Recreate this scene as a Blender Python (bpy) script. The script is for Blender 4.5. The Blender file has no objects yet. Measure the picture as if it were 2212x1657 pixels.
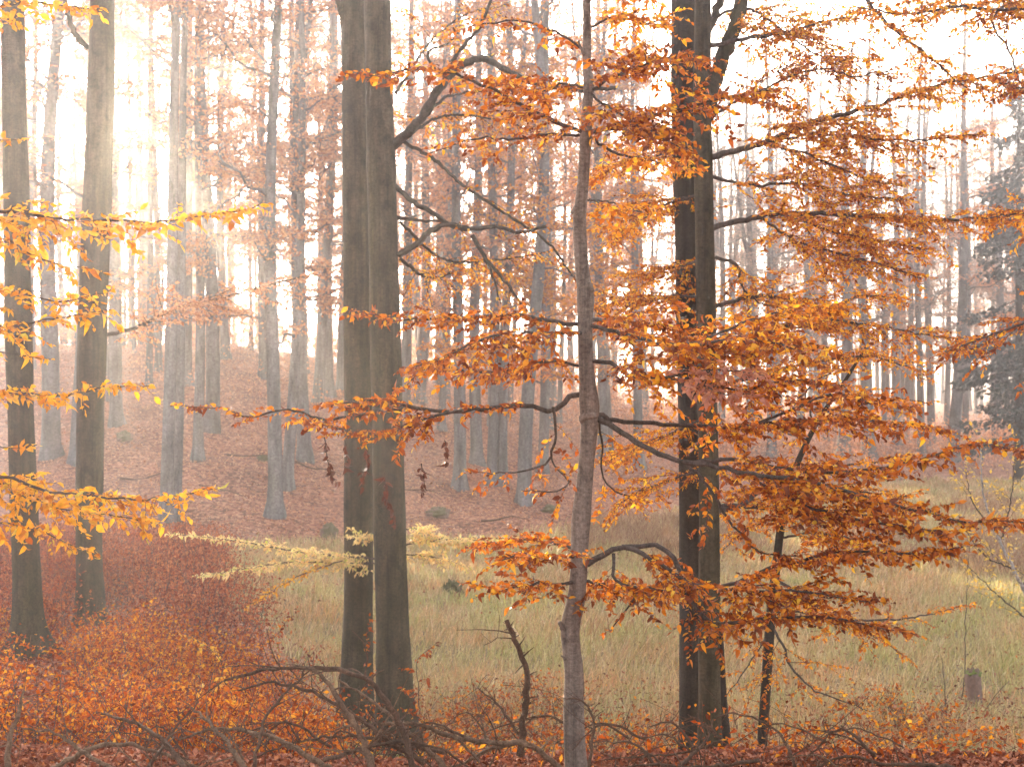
import bpy, math, random
import numpy as np
from mathutils import Vector, Matrix, Euler

random.seed(7)
RNG = np.random.default_rng(7)
C = bpy.context.scene.collection
S = 1024.0 / 2212.0          # photo working pixels -> frame pixels
F = 1407.0                   # focal length in frame pixels
CX, CY = 512.0, 383.0
SUN_AZ, SUN_EL = math.radians(-15.3), math.radians(10.6)


def A(*v):
    return np.array(v, dtype=float)


def unit(v):
    return v / (np.linalg.norm(v) + 1e-9)


UP = A(0, 0, 1)


def PX(px, py, d):
    """a point at depth d seen at photo pixel px, py; the camera stands at the origin"""
    return A((px * S - CX) / F * d, d, (CY - py * S) / F * d)


# ------------------------------------------------------------------ terrain
def sstep(a, b, x):
    t = np.clip((x - a) / (b - a), 0, 1)
    return t * t * (3 - 2 * t)


def wob(x, y):
    return (np.sin(x * 0.9 + 1.3 * np.sin(y * 0.31)) * 0.5 + np.sin(y * 1.1 + x * 0.37 + 2.0) * 0.5
            + 0.5 * np.sin(x * 2.3 + y * 1.7) * np.sin(y * 2.9 - x))


FLOOR = -4.5


def height(x, y):
    x = np.asarray(x, float)
    y = np.asarray(y, float)
    yy = np.maximum(y, -6)
    # near bank falling away to the hollow
    edge = 6.6 + 0.5 * np.sin(x * 0.6 + 0.7) * 0.5
    fall = np.maximum(0, yy - edge)
    near = np.interp(x, [-2.2, -0.4], [-1.82, -1.93]) - np.interp(x, [-4.5, -1.2], [0.235, 0.32]) * (fall - 0.5 * (1 - np.exp(-fall / 0.5)))
    # spur on the left
    spur = 0.76 * sstep(-1.5, -5.5, x) * sstep(11, 18, yy) * (1 - sstep(26, 36, yy))
    k = 6.0
    base = np.logaddexp(near * k, (FLOOR) * k) / k
    base = base + spur
    # slope opposite
    fy = np.interp(x, [-60, -20, -8.4, 0, 4, 9, 14, 26, 70], [31, 35, 38, 42, 46, 54, 62, 66, 72])
    a = x / np.maximum(yy, 1.0)
    sl = np.interp(a, [-0.5, -0.2, -0.06, 0.1, 0.36], [0.185, 0.178, 0.13, 0.068, 0.042])
    t = np.maximum(0, yy - fy)
    t = t - 1.5 * (1 - np.exp(-t / 1.5))
    tl = np.interp(a, [-0.4, -0.15, 0.0, 0.4], [38.0, 39.0, 36.0, 45.0])
    tt = -np.logaddexp(-t * 0.2, -tl * 0.2) / 0.2
    tt = np.maximum(tt, 0)
    rise = sl * tt
    far = 0.02 * np.maximum(0, yy - 110)
    rough = (0.025 + 0.03 * sstep(10, 20, yy)) * wob(x * 1.4, y * 1.4) + 0.12 * wob(x * 0.35, y * 0.35) * sstep(30, 50, yy)
    return base + rise + far + rough


def hz(x, y):
    return float(height(x, y))


def ground_at(px, py, dmin=5.0, dmax=160.0):
    """where the sight line through a photo pixel meets the terrain"""
    u, v = (px * S - CX) / F, (CY - py * S) / F
    d = np.linspace(dmin, dmax, 6000)
    g = height(u * d, d)
    below = np.nonzero(v * d <= g)[0]
    dd = d[below[0]] if len(below) else dmax
    return A(u * dd, dd, hz(u * dd, dd))


# ------------------------------------------------------------------ materials
def new_mat(name):
    m = bpy.data.materials.new(name)
    m.use_nodes = True
    nt = m.node_tree
    nt.nodes.clear()
    out = nt.nodes.new("ShaderNodeOutputMaterial")
    return m, nt, out


def node(nt, kind, **kw):
    n = nt.nodes.new(kind)
    for k, v in kw.items():
        if k in n.inputs.keys():
            n.inputs[k].default_value = v
        else:
            setattr(n, k, v)
    return n


def ramp(nt, cols, fac=None, pos=None, interp='LINEAR'):
    r = nt.nodes.new("ShaderNodeValToRGB")
    cr = r.color_ramp
    cr.interpolation = interp
    n = len(cols)
    while len(cr.elements) < n:
        cr.elements.new(0.5)
    for i, c in enumerate(cols):
        cr.elements[i].position = pos[i] if pos else i / max(1, n - 1)
        cr.elements[i].color = (*c, 1)
    if fac is not None:
        nt.links.new(fac, r.inputs[0])
    return r


def leaf_mat(name, cols, trans=0.5, tint=(1.25, 1.05, 0.8), rough=0.45, spec=0.35, pos=None, scale=1.0):
    m, nt, out = new_mat(name)
    L = nt.links.new
    g = node(nt, "ShaderNodeNewGeometry")
    r = ramp(nt, cols, g.outputs["Random Per Island"], pos)
    tc = node(nt, "ShaderNodeTexCoord")
    nz = node(nt, "ShaderNodeTexNoise", Scale=28.0 * scale, Detail=3.0)
    L(tc.outputs["Object"], nz.inputs["Vector"])
    rr = ramp(nt, [(0.55, 0.5, 0.5), (1, 1, 1), (1.2, 1.25, 1.3)], nz.outputs["Fac"], [0.3, 0.5, 0.75])
    mu = node(nt, "ShaderNodeMix", data_type='RGBA', blend_type='MULTIPLY')
    mu.inputs[0].default_value = 0.8
    L(r.outputs[0], mu.inputs[6])
    L(rr.outputs[0], mu.inputs[7])
    t2 = node(nt, "ShaderNodeMix", data_type='RGBA', blend_type='MULTIPLY')
    t2.inputs[0].default_value = 1.0
    L(mu.outputs[2], t2.inputs[6])
    t2.inputs[7].default_value = (*tint, 1)
    p = node(nt, "ShaderNodeBsdfPrincipled")
    p.inputs["Roughness"].default_value = rough
    p.inputs["Specular IOR Level"].default_value = spec
    L(mu.outputs[2], p.inputs["Base Color"])
    tr = node(nt, "ShaderNodeBsdfTranslucent")
    L(t2.outputs[2], tr.inputs["Color"])
    mx = node(nt, "ShaderNodeMixShader")
    mx.inputs[0].default_value = trans
    L(p.outputs[0], mx.inputs[1])
    L(tr.outputs[0], mx.inputs[2])
    L(mx.outputs[0], out.inputs[0])
    return m


def bark_mat(name, c0, c1, blotch=(0.03, 0.03, 0.02), blotch_amt=0.5, moss=(0.06, 0.065, 0.02), moss_amt=0.3,
             band=24.0, bump=0.25, vscale=3.0, fine=40.0):
    m, nt, out = new_mat(name)
    L = nt.links.new
    tc = node(nt, "ShaderNodeTexCoord")
    mp = node(nt, "ShaderNodeMapping")
    mp.inputs["Scale"].default_value = (1, 1, 0.35)
    L(tc.outputs["Object"], mp.inputs[0])
    n1 = node(nt, "ShaderNodeTexNoise", Scale=vscale, Detail=8.0, Roughness=0.65)
    L(mp.outputs[0], n1.inputs["Vector"])
    col = ramp(nt, [c0, c1], n1.outputs["Fac"], [0.3, 0.7])
    # fine rings and specks running round the stem
    mp2 = node(nt, "ShaderNodeMapping")
    mp2.inputs["Scale"].default_value = (1.6, 1.6, 6.0)
    L(tc.outputs["Object"], mp2.inputs[0])
    n2 = node(nt, "ShaderNodeTexNoise", Scale=band * 0.25, Detail=6.0, Roughness=0.7)
    L(mp2.outputs[0], n2.inputs["Vector"])
    r2 = ramp(nt, [(0.62, 0.6, 0.58), (1, 1, 1), (1.1, 1.1, 1.1)], n2.outputs["Fac"], [0.33, 0.48, 0.66])
    m1 = node(nt, "ShaderNodeMix", data_type='RGBA', blend_type='MULTIPLY')
    m1.inputs[0].default_value = 0.85
    L(col.outputs[0], m1.inputs[6])
    L(r2.outputs[0], m1.inputs[7])
    # blotches
    n3 = node(nt, "ShaderNodeTexNoise", Scale=vscale * 0.9, Detail=5.0, Roughness=0.6, Distortion=0.6)
    L(tc.outputs["Object"], n3.inputs["Vector"])
    r3 = ramp(nt, [(0, 0, 0), (blotch_amt,) * 3], n3.outputs["Fac"], [0.52, 0.7])
    m2 = node(nt, "ShaderNodeMix", data_type='RGBA')
    L(r3.outputs[0], m2.inputs[0])
    L(m1.outputs[2], m2.inputs[6])
    m2.inputs[7].default_value = (*blotch, 1)
    # algae
    n4 = node(nt, "ShaderNodeTexNoise", Scale=0.9, Detail=6.0, Roughness=0.6)
    mp4 = node(nt, "ShaderNodeMapping")
    mp4.inputs["Location"].default_value = (5, 3, 1)
    mp4.inputs["Scale"].default_value = (2.2, 2.2, 0.4)
    L(tc.outputs["Object"], mp4.inputs[0])
    L(mp4.outputs[0], n4.inputs["Vector"])
    r4 = ramp(nt, [(0, 0, 0), (moss_amt,) * 3], n4.outputs["Fac"], [0.42, 0.66])
    m3 = node(nt, "ShaderNodeMix", data_type='RGBA')
    L(r4.outputs[0], m3.inputs[0])
    L(m2.outputs[2], m3.inputs[6])
    m3.inputs[7].default_value = (*moss, 1)
    # streaks running down the stem, and grain
    n6 = node(nt, "ShaderNodeTexNoise", Scale=1.0, Detail=5.0, Roughness=0.7)
    mp6 = node(nt, "ShaderNodeMapping")
    mp6.inputs["Scale"].default_value = (14 * vscale / 5, 14 * vscale / 5, 0.7)
    L(tc.outputs["Object"], mp6.inputs[0])
    L(mp6.outputs[0], n6.inputs["Vector"])
    r6 = ramp(nt, [(0.62, 0.6, 0.57), (1, 1, 1), (1.3, 1.28, 1.24)], n6.outputs["Fac"], [0.34, 0.5, 0.68])
    n7 = node(nt, "ShaderNodeTexNoise", Scale=fine * 0.7, Detail=4.0, Roughness=0.8)
    L(tc.outputs["Object"], n7.inputs["Vector"])
    r7 = ramp(nt, [(0.55, 0.55, 0.55), (1, 1, 1), (1.45, 1.45, 1.45)], n7.outputs["Fac"], [0.32, 0.5, 0.7])
    m6 = node(nt, "ShaderNodeMix", data_type='RGBA', blend_type='MULTIPLY')
    m6.inputs[0].default_value = 1.0
    L(m3.outputs[2], m6.inputs[6])
    L(r6.outputs[0], m6.inputs[7])
    m3 = node(nt, "ShaderNodeMix", data_type='RGBA', blend_type='MULTIPLY')
    m3.inputs[0].default_value = 0.9
    L(m6.outputs[2], m3.inputs[6])
    L(r7.outputs[0], m3.inputs[7])
    p = node(nt, "ShaderNodeBsdfPrincipled")
    p.inputs["Roughness"].default_value = 0.85
    p.inputs["Specular IOR Level"].default_value = 0.2
    L(m3.outputs[2], p.inputs["Base Color"])
    n5 = node(nt, "ShaderNodeTexNoise", Scale=fine, Detail=5.0, Roughness=0.7)
    mp5 = node(nt, "ShaderNodeMapping")
    mp5.inputs["Scale"].default_value = (1, 1, 1.8)
    L(tc.outputs["Object"], mp5.inputs[0])
    L(mp5.outputs[0], n5.inputs["Vector"])
    ad = node(nt, "ShaderNodeMath", operation='ADD')
    L(n5.outputs["Fac"], ad.inputs[0])
    L(n2.outputs["Fac"], ad.inputs[1])
    b = node(nt, "ShaderNodeBump", Strength=bump, Distance=0.02)
    L(ad.outputs[0], b.inputs["Height"])
    L(b.outputs[0], p.inputs["Normal"])
    L(p.outputs[0], out.inputs[0])
    return m


def plain_mat(name, c0, c1, scale=12.0, rough=0.85, bump=0.3):
    m, nt, out = new_mat(name)
    L = nt.links.new
    tc = node(nt, "ShaderNodeTexCoord")
    n1 = node(nt, "ShaderNodeTexNoise", Scale=scale, Detail=8.0, Roughness=0.65)
    L(tc.outputs["Object"], n1.inputs["Vector"])
    col = ramp(nt, [c0, c1], n1.outputs["Fac"], [0.3, 0.7])
    p = node(nt, "ShaderNodeBsdfPrincipled")
    p.inputs["Roughness"].default_value = rough
    p.inputs["Specular IOR Level"].default_value = 0.25
    L(col.outputs[0], p.inputs["Base Color"])
    b = node(nt, "ShaderNodeBump", Strength=bump, Distance=0.02)
    L(n1.outputs["Fac"], b.inputs["Height"])
    L(b.outputs[0], p.inputs["Normal"])
    L(p.outputs[0], out.inputs[0])
    return m


def grass_mat(name, cols, **kw):
    """blades whose hue drifts from green to rusty in broad patches"""
    m = leaf_mat(name, cols, **kw)
    nt = m.node_tree
    p = next(n for n in nt.nodes if n.type == 'BSDF_PRINCIPLED')
    t = next(n for n in nt.nodes if n.type == 'BSDF_TRANSLUCENT')
    tc = node(nt, "ShaderNodeTexCoord")
    nz = node(nt, "ShaderNodeTexNoise", Scale=0.55, Detail=5.0, Roughness=0.65)
    nt.links.new(tc.outputs["Object"], nz.inputs["Vector"])
    rr = ramp(nt, [(0.86, 1.04, 0.76), (1, 1, 1), (1.1, 0.85, 0.75)], nz.outputs["Fac"], [0.36, 0.5, 0.64])
    for sock in (p.inputs["Base Color"], t.inputs["Color"]):
        src = sock.links[0].from_socket
        mu = node(nt, "ShaderNodeMix", data_type='RGBA', blend_type='MULTIPLY')
        mu.inputs[0].default_value = 1.0
        nt.links.new(src, mu.inputs[6])
        nt.links.new(rr.outputs[0], mu.inputs[7])
        nt.links.new(mu.outputs[2], sock)
    return m


def island_mat(name, cols, rough=0.7, pos=None, trans=0.0):
    return leaf_mat(name, cols, trans=trans, rough=rough, spec=0.2, pos=pos, tint=(1, 1, 1))


M = {}
M['leaf_rust'] = leaf_mat('rust beech leaves', [(0.11, 0.028, 0.01), (0.35, 0.09, 0.012), (0.54, 0.175, 0.015), (0.70, 0.31, 0.02), (0.82, 0.56, 0.045)],
                          trans=0.5, pos=[0, 0.36, 0.66, 0.87, 1.0], rough=0.42, spec=0.35)
M['leaf_orange'] = leaf_mat('orange beech leaves', [(0.16, 0.045, 0.012), (0.50, 0.155, 0.016), (0.68, 0.28, 0.02), (0.78, 0.43, 0.028), (0.84, 0.6, 0.05)],
                            trans=0.58, pos=[0, 0.3, 0.6, 0.85, 1.0])
M['leaf_gold'] = leaf_mat('golden beech leaves', [(0.35, 0.11, 0.02), (0.6, 0.26, 0.025), (0.7, 0.38, 0.035), (0.72, 0.46, 0.05), (0.55, 0.5, 0.06)],
                          trans=0.55, pos=[0, 0.2, 0.55, 0.92, 1.0])
M['leaf_pale'] = leaf_mat('pale yellow green leaves', [(0.72, 0.5, 0.2), (0.8, 0.66, 0.34), (0.8, 0.7, 0.34), (0.5, 0.55, 0.12)], trans=0.5, pos=[0, 0.4, 0.75, 1])  # direct sunlight painted in: base colours raised towards white
M['leaf_pink'] = leaf_mat('dull pink brown leaves', [(0.36, 0.13, 0.08), (0.5, 0.22, 0.14), (0.55, 0.27, 0.12)], trans=0.4)
M['leaf_dead'] = leaf_mat('dead brown leaves', [(0.10, 0.035, 0.02), (0.18, 0.06, 0.035)], trans=0.25)
M['leaf_far'] = leaf_mat('russet crown leaves', [(0.32, 0.14, 0.085), (0.5, 0.25, 0.15), (0.62, 0.36, 0.2)], trans=0.55)  # crown colours lightened in place of thicker distant haze
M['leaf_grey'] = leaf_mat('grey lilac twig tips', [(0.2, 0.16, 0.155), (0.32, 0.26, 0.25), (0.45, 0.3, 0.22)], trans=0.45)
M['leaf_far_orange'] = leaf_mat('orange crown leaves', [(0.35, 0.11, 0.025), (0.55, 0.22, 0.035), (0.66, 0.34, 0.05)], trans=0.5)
M['leaf_under'] = leaf_mat('orange undergrowth leaves', [(0.12, 0.025, 0.008), (0.36, 0.075, 0.010), (0.56, 0.17, 0.013), (0.74, 0.40, 0.03)], trans=0.5, pos=[0, 0.4, 0.75, 1], spec=0.1, rough=0.6)
M['leaf_under_red'] = leaf_mat('red undergrowth leaves', [(0.12, 0.03, 0.018), (0.32, 0.085, 0.04), (0.54, 0.21, 0.09)], trans=0.4, pos=[0, 0.55, 1], spec=0.1, rough=0.6)
M['leaf_birch'] = leaf_mat('yellow birch leaves', [(0.6, 0.42, 0.08), (0.72, 0.55, 0.12)], trans=0.5)
M['leaf_litter'] = leaf_mat('fallen leaves', [(0.09, 0.022, 0.010), (0.19, 0.048, 0.02), (0.30, 0.09, 0.04), (0.42, 0.19, 0.11), (0.5, 0.15, 0.02)], trans=0.12,
                            pos=[0, 0.35, 0.65, 0.9, 1.0], rough=0.7, spec=0.15)
M['leaf_litter_slope'] = leaf_mat('fallen leaves on the slope', [(0.22, 0.09, 0.05), (0.46, 0.2, 0.105), (0.6, 0.3, 0.17), (0.68, 0.42, 0.26)], trans=0.1,  # paler and pinker than the near litter, haze put into the colour
                                  pos=[0, 0.4, 0.75, 1.0], rough=0.75, spec=0.15)
M['needles'] = leaf_mat('spruce needles', [(0.03, 0.045, 0.038), (0.05, 0.068, 0.058), (0.07, 0.085, 0.075)], trans=0.15, tint=(1, 1, 1))  # greyed and lightened so the needles look hazy
M['grass'] = grass_mat('meadow grass blades', [(0.25, 0.21, 0.075), (0.46, 0.37, 0.18), (0.58, 0.45, 0.26), (0.44, 0.24, 0.13), (0.72, 0.58, 0.4)], trans=0.45,
                      tint=(1, 1.02, 0.8), pos=[0, 0.3, 0.6, 0.85, 1], rough=0.6)
M['grass_rust'] = leaf_mat('rusty dry grass blades', [(0.2, 0.1, 0.05), (0.32, 0.17, 0.09), (0.4, 0.26, 0.15)], trans=0.35, tint=(1, 1, 0.8), rough=0.6)
M['bark_sapling'] = bark_mat('smooth pale beech bark', (0.15, 0.115, 0.092), (0.26, 0.205, 0.165), blotch=(0.05, 0.035, 0.028), blotch_amt=0.8, moss_amt=0.1, band=70, vscale=9, fine=90, bump=0.3)
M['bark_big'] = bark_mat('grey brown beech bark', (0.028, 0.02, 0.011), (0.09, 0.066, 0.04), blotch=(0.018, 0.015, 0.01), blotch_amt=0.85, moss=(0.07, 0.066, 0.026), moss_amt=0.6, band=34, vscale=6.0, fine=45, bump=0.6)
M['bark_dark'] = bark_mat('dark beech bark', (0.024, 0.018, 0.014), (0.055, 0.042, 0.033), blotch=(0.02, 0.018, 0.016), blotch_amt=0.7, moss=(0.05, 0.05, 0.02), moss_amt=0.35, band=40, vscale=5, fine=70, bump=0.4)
M['bark_hill'] = bark_mat('hill beech bark', (0.12, 0.115, 0.115), (0.21, 0.2, 0.2), moss_amt=0.35, band=20, vscale=1.6, fine=20, bump=0.2)  # haze painted in: bark lightened for far trunks, air kept thinner
M['bark_twig'] = bark_mat('twig bark', (0.055, 0.04, 0.033), (0.12, 0.09, 0.075), moss_amt=0.1, band=80, vscale=20, fine=120, bump=0.2)
M['bark_limb'] = bark_mat('limb bark', (0.04, 0.03, 0.022), (0.08, 0.06, 0.045), moss_amt=0.15, band=60, vscale=10, fine=80, bump=0.2)
M['dead_dark'] = bark_mat('dead branch bark', (0.07, 0.04, 0.025), (0.16, 0.09, 0.055), blotch=(0.03, 0.02, 0.015), blotch_amt=0.6, moss_amt=0.05, band=90, vscale=16, fine=140, bump=0.6)
M['dead_pale'] = bark_mat('weathered branch wood', (0.11, 0.065, 0.04), (0.22, 0.135, 0.08), blotch=(0.07, 0.04, 0.03), blotch_amt=0.6, moss_amt=0.05, band=90, vscale=16, fine=140, bump=0.5)
M['birch_bark'] = bark_mat('pale birch bark', (0.3, 0.28, 0.26), (0.45, 0.42, 0.4), blotch=(0.05, 0.04, 0.04), blotch_amt=0.7, moss_amt=0.05, band=60, vscale=8, fine=60, bump=0.2)
M['moss'] = plain_mat('moss', (0.09, 0.07, 0.035), (0.17, 0.145, 0.065), 40, bump=0.8)
M['moss_bright'] = plain_mat('bright moss', (0.10, 0.14, 0.03), (0.22, 0.26, 0.06), 50, bump=0.8)
M['stump'] = plain_mat('weathered stump wood', (0.13, 0.085, 0.065), (0.28, 0.185, 0.14), 14, bump=0.6)
M['rot'] = plain_mat('rotten red brown wood', (0.07, 0.03, 0.02), (0.24, 0.11, 0.07), 9, bump=0.9)


def ground_mat():
    m, nt, out = new_mat('leaf strewn forest ground')
    L = nt.links.new
    tc = node(nt, "ShaderNodeTexCoord")
    v = node(nt, "ShaderNodeTexVoronoi", Scale=11.0, Randomness=1.0)
    nw = node(nt, "ShaderNodeTexNoise", Scale=6.0, Detail=3.0)
    L(tc.outputs["Object"], nw.inputs["Vector"])
    mixv = node(nt, "ShaderNodeMix", data_type='VECTOR')
    mixv.inputs[0].default_value = 0.06
    L(tc.outputs["Object"], mixv.inputs[4])
    L(nw.outputs["Color"], mixv.inputs[5])
    L(mixv.outputs[1], v.inputs["Vector"])
    sep = node(nt, "ShaderNodeSeparateColor")
    L(v.outputs["Color"], sep.inputs[0])
    litter = ramp(nt, [(0.11, 0.044, 0.024), (0.24, 0.098, 0.055), (0.36, 0.16, 0.095), (0.48, 0.26, 0.165)], sep.outputs[0], [0, 0.4, 0.75, 1])
    nb = node(nt, "ShaderNodeTexNoise", Scale=0.35, Detail=6.0, Roughness=0.6)
    L(tc.outputs["Object"], nb.inputs["Vector"])
    rb = ramp(nt, [(0.7, 0.68, 0.66), (1.25, 1.2, 1.15)], nb.outputs["Fac"], [0.3, 0.7])
    lm = node(nt, "ShaderNodeMix", data_type='RGBA', blend_type='MULTIPLY')
    lm.inputs[0].default_value = 1
    L(litter.outputs[0], lm.inputs[6])
    L(rb.outputs[0], lm.inputs[7])
    ng = node(nt, "ShaderNodeTexNoise", Scale=9.0, Detail=9.0, Roughness=0.75)
    L(tc.outputs["Object"], ng.inputs["Vector"])
    turf = ramp(nt, [(0.10, 0.075, 0.03), (0.22, 0.16, 0.075), (0.34, 0.23, 0.12)], ng.outputs["Fac"], [0.3, 0.5, 0.7])
    at = node(nt, "ShaderNodeAttribute", attribute_name="meadow")
    mx = node(nt, "ShaderNodeMix", data_type='RGBA')
    L(at.outputs["Fac"], mx.inputs[0])
    L(lm.outputs[2], mx.inputs[6])
    L(turf.outputs[0], mx.inputs[7])
    p = node(nt, "ShaderNodeBsdfPrincipled")
    p.inputs["Roughness"].default_value = 0.8
    p.inputs["Specular IOR Level"].default_value = 0.2
    L(mx.outputs[2], p.inputs["Base Color"])
    b = node(nt, "ShaderNodeBump", Strength=0.6, Distance=0.06)
    L(sep.outputs[1], b.inputs["Height"])
    L(b.outputs[0], p.inputs["Normal"])
    L(p.outputs[0], out.inputs[0])
    return m


M['ground'] = ground_mat()


# ------------------------------------------------------------------ mesh builders
def link(o, parent=None):
    C.objects.link(o)
    if parent is not None:
        o.parent = parent
    return o


def np_mesh(name, V, tris=None, quads=None, smooth=True):
    me = bpy.data.meshes.new(name)
    V = np.asarray(V, np.float32)
    nt_ = 0 if tris is None else len(tris)
    nq = 0 if quads is None else len(quads)
    idx = []
    if nt_:
        idx.append(np.asarray(tris, np.int32).ravel())
    if nq:
        idx.append(np.asarray(quads, np.int32).ravel())
    loops = np.concatenate(idx) if idx else np.zeros(0, np.int32)
    tot = np.concatenate([np.full(nt_, 3, np.int32), np.full(nq, 4, np.int32)])
    start = np.concatenate([[0], np.cumsum(tot)[:-1]]).astype(np.int32) if len(tot) else np.zeros(0, np.int32)
    me.vertices.add(len(V))
    me.vertices.foreach_set("co", V.ravel())
    me.loops.add(len(loops))
    me.loops.foreach_set("vertex_index", loops)
    me.polygons.add(len(tot))
    me.polygons.foreach_set("loop_start", start)
    me.polygons.foreach_set("loop_total", tot)
    if smooth:
        me.polygons.foreach_set("use_smooth", np.ones(len(tot), bool))
    me.update(calc_edges=True)
    return me


class Wood:
    def __init__(self):
        self.V, self.Q, self.T, self.n = [], [], [], 0

    def tube(self, pts, rad, k=6, noise=0.0, cap=True, flare=None):
        P = np.asarray(pts, float)
        n = len(P)
        R = np.asarray(rad, float)
        R = np.full(n, float(R)) if R.ndim == 0 else (R.copy() if len(R) == n else np.interp(np.linspace(0, 1, n), np.linspace(0, 1, len(R)), R))
        T = np.gradient(P, axis=0)
        T /= np.linalg.norm(T, axis=1)[:, None] + 1e-9
        u = np.cross(T[0], A(0.31, 0.87, 0.38))
        u = unit(u)
        ang = np.arange(k) * 2 * np.pi / k
        ca, sa = np.cos(ang), np.sin(ang)
        rows = np.empty((n, k, 3))
        for i in range(n):
            u = u - T[i] * np.dot(u, T[i])
            u = unit(u)
            w = np.cross(T[i], u)
            r = np.full(k, R[i])
            if noise:
                r = r * (1 + noise * (RNG.random(k) - 0.5))
            if flare is not None:
                r = r * flare(i / (n - 1), ang)
            rows[i] = P[i] + (u[None] * (ca * r)[:, None] + w[None] * (sa * r)[:, None])
        b = self.n
        self.V.append(rows.reshape(-1, 3))
        i0 = (np.arange(n - 1)[:, None] * k + np.arange(k)[None]).ravel()
        i1 = (np.arange(n - 1)[:, None] * k + (np.arange(k)[None] + 1) % k).ravel()
        self.Q.append(np.stack([i0, i1, i1 + k, i0 + k], 1) + b)
        self.n += n * k
        if cap:
            self.V.append(np.stack([P[-1] + T[-1] * R[-1] * 0.5]))
            c = self.n
            self.n += 1
            last = b + (n - 1) * k
            self.T.append(np.stack([last + np.arange(k), last + (np.arange(k) + 1) % k, np.full(k, c)], 1))
        return self

    def build(self, name, mat, parent=None, origin=None):
        V = np.concatenate(self.V)
        if origin is not None:
            V = V - origin
        me = np_mesh(name, V, np.concatenate(self.T) if self.T else None, np.concatenate(self.Q) if self.Q else None)
        me.materials.append(mat)
        return link(bpy.data.objects.new(name, me), parent)


NEAR_T = (np.array([[0, 0], [.27, -.27], [.27, 0], [.27, .27], [.64, -.25], [.66, 0], [.64, .25], [1, 0]]),
          np.array([[0, 1, 2], [0, 2, 3], [1, 4, 5], [1, 5, 2], [2, 5, 6], [2, 6, 3], [4, 7, 5], [5, 7, 6]]))
FAR_T = (np.array([[0, 0], [.5, -.33], [1, 0], [.5, .33]]), np.array([[0, 1, 2], [0, 2, 3]]))


class Leaves:
    def __init__(self):
        self.p, self.d, self.nn, self.s = [], [], [], []

    def add(self, p, d, n, s):
        self.p.append(p)
        self.d.append(d)
        self.nn.append(n)
        self.s.append(s)

    def add_many(self, P, D, N, Sz):
        self.p.extend(P)
        self.d.extend(D)
        self.nn.extend(N)
        self.s.extend(Sz)

    def __len__(self):
        return len(self.p)

    def build(self, name, mat, parent=None, origin=None, near=True, curl=0.5, fold=0.6):
        P, D, N, Z = (np.asarray(x, float) for x in (self.p, self.d, self.nn, self.s))
        T2, F2 = NEAR_T if near else FAR_T
        n = len(P)
        D = D / (np.linalg.norm(D, axis=1)[:, None] + 1e-9)
        W = np.cross(N, D)
        W /= np.linalg.norm(W, axis=1)[:, None] + 1e-9
        N = np.cross(D, W)
        fo = fold * (0.2 + RNG.random(n) * 1.3)
        cu = curl * (RNG.normal(size=n)) - 0.1
        asp = 0.85 + 0.35 * RNG.random(n)
        x = T2[:, 0][None]
        y = T2[:, 1][None] * asp[:, None]
        z = np.abs(y) * fo[:, None] + cu[:, None] * x * x
        if near:
            z = z + RNG.normal(scale=0.03, size=z.shape)
        V = P[:, None] + Z[:, None, None] * (x[..., None] * D[:, None] + y[..., None] * W[:, None] + z[..., None] * N[:, None])
        k = len(T2)
        tri = (F2[None] + (np.arange(n) * k)[:, None, None]).reshape(-1, 3)
        V = V.reshape(-1, 3)
        if origin is not None:
            V = V - origin
        me = np_mesh(name, V, tri, smooth=near)
        me.materials.append(mat)
        return link(bpy.data.objects.new(name, me), parent)


def smooth_path(pts, step):
    """Catmull-Rom through the points, resampled"""
    P = np.asarray(pts, float)
    if len(P) == 2:
        n = max(2, int(np.linalg.norm(P[1] - P[0]) / step) + 1)
        return np.linspace(P[0], P[1], n)
    E = np.vstack([2 * P[0] - P[1], P, 2 * P[-1] - P[-2]])
    out = []
    for i in range(1, len(E) - 2):
        n = max(2, int(np.linalg.norm(E[i + 1][:3] - E[i][:3]) / step))
        for t in np.linspace(0, 1, n, endpoint=False):
            a, b, c, d = E[i - 1], E[i], E[i + 1], E[i + 2]
            out.append(0.5 * (2 * b + (c - a) * t + (2 * a - 5 * b + 4 * c - d) * t * t + (3 * b - a - 3 * c + d) * t ** 3))
    out.append(E[-2])
    return np.asarray(out)


def rnd(a=0.0, b=1.0):
    return a + (b - a) * RNG.random()


def twig_leaves(lv, Q, ls, lsz, u0=0.12, jit=0.45):
    """beech leaves set alternately along a twig"""
    seg = np.linalg.norm(np.diff(Q, axis=0), axis=1)
    cum = np.concatenate([[0], np.cumsum(seg)])
    L = cum[-1]
    n = max(2, int(L * (1 - u0) / ls))
    sg = 1 if rnd() < 0.5 else -1
    for i in range(n + 1):
        s = L * (u0 + (1 - u0) * i / n)
        j = min(len(Q) - 2, int(np.searchsorted(cum, s, side='right') - 1))
        t = unit(Q[j + 1] - Q[j])
        p = Q[j] + (Q[j + 1] - Q[j]) * ((s - cum[j]) / (seg[j] + 1e-9))
        side = np.cross(t, UP)
        side = unit(side) if np.linalg.norm(side) > 1e-3 else A(1, 0, 0)
        sg = -sg
        w = 0.15 if i == n else 0.85
        d = t * 0.65 + side * sg * w + RNG.normal(size=3) * 0.28 + A(0, 0, -0.22)
        nn = UP + RNG.normal(size=3) * jit
        lv.add(p, unit(d), nn, lsz * (0.5 + 0.9 * rnd() ** 1.3))


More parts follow.
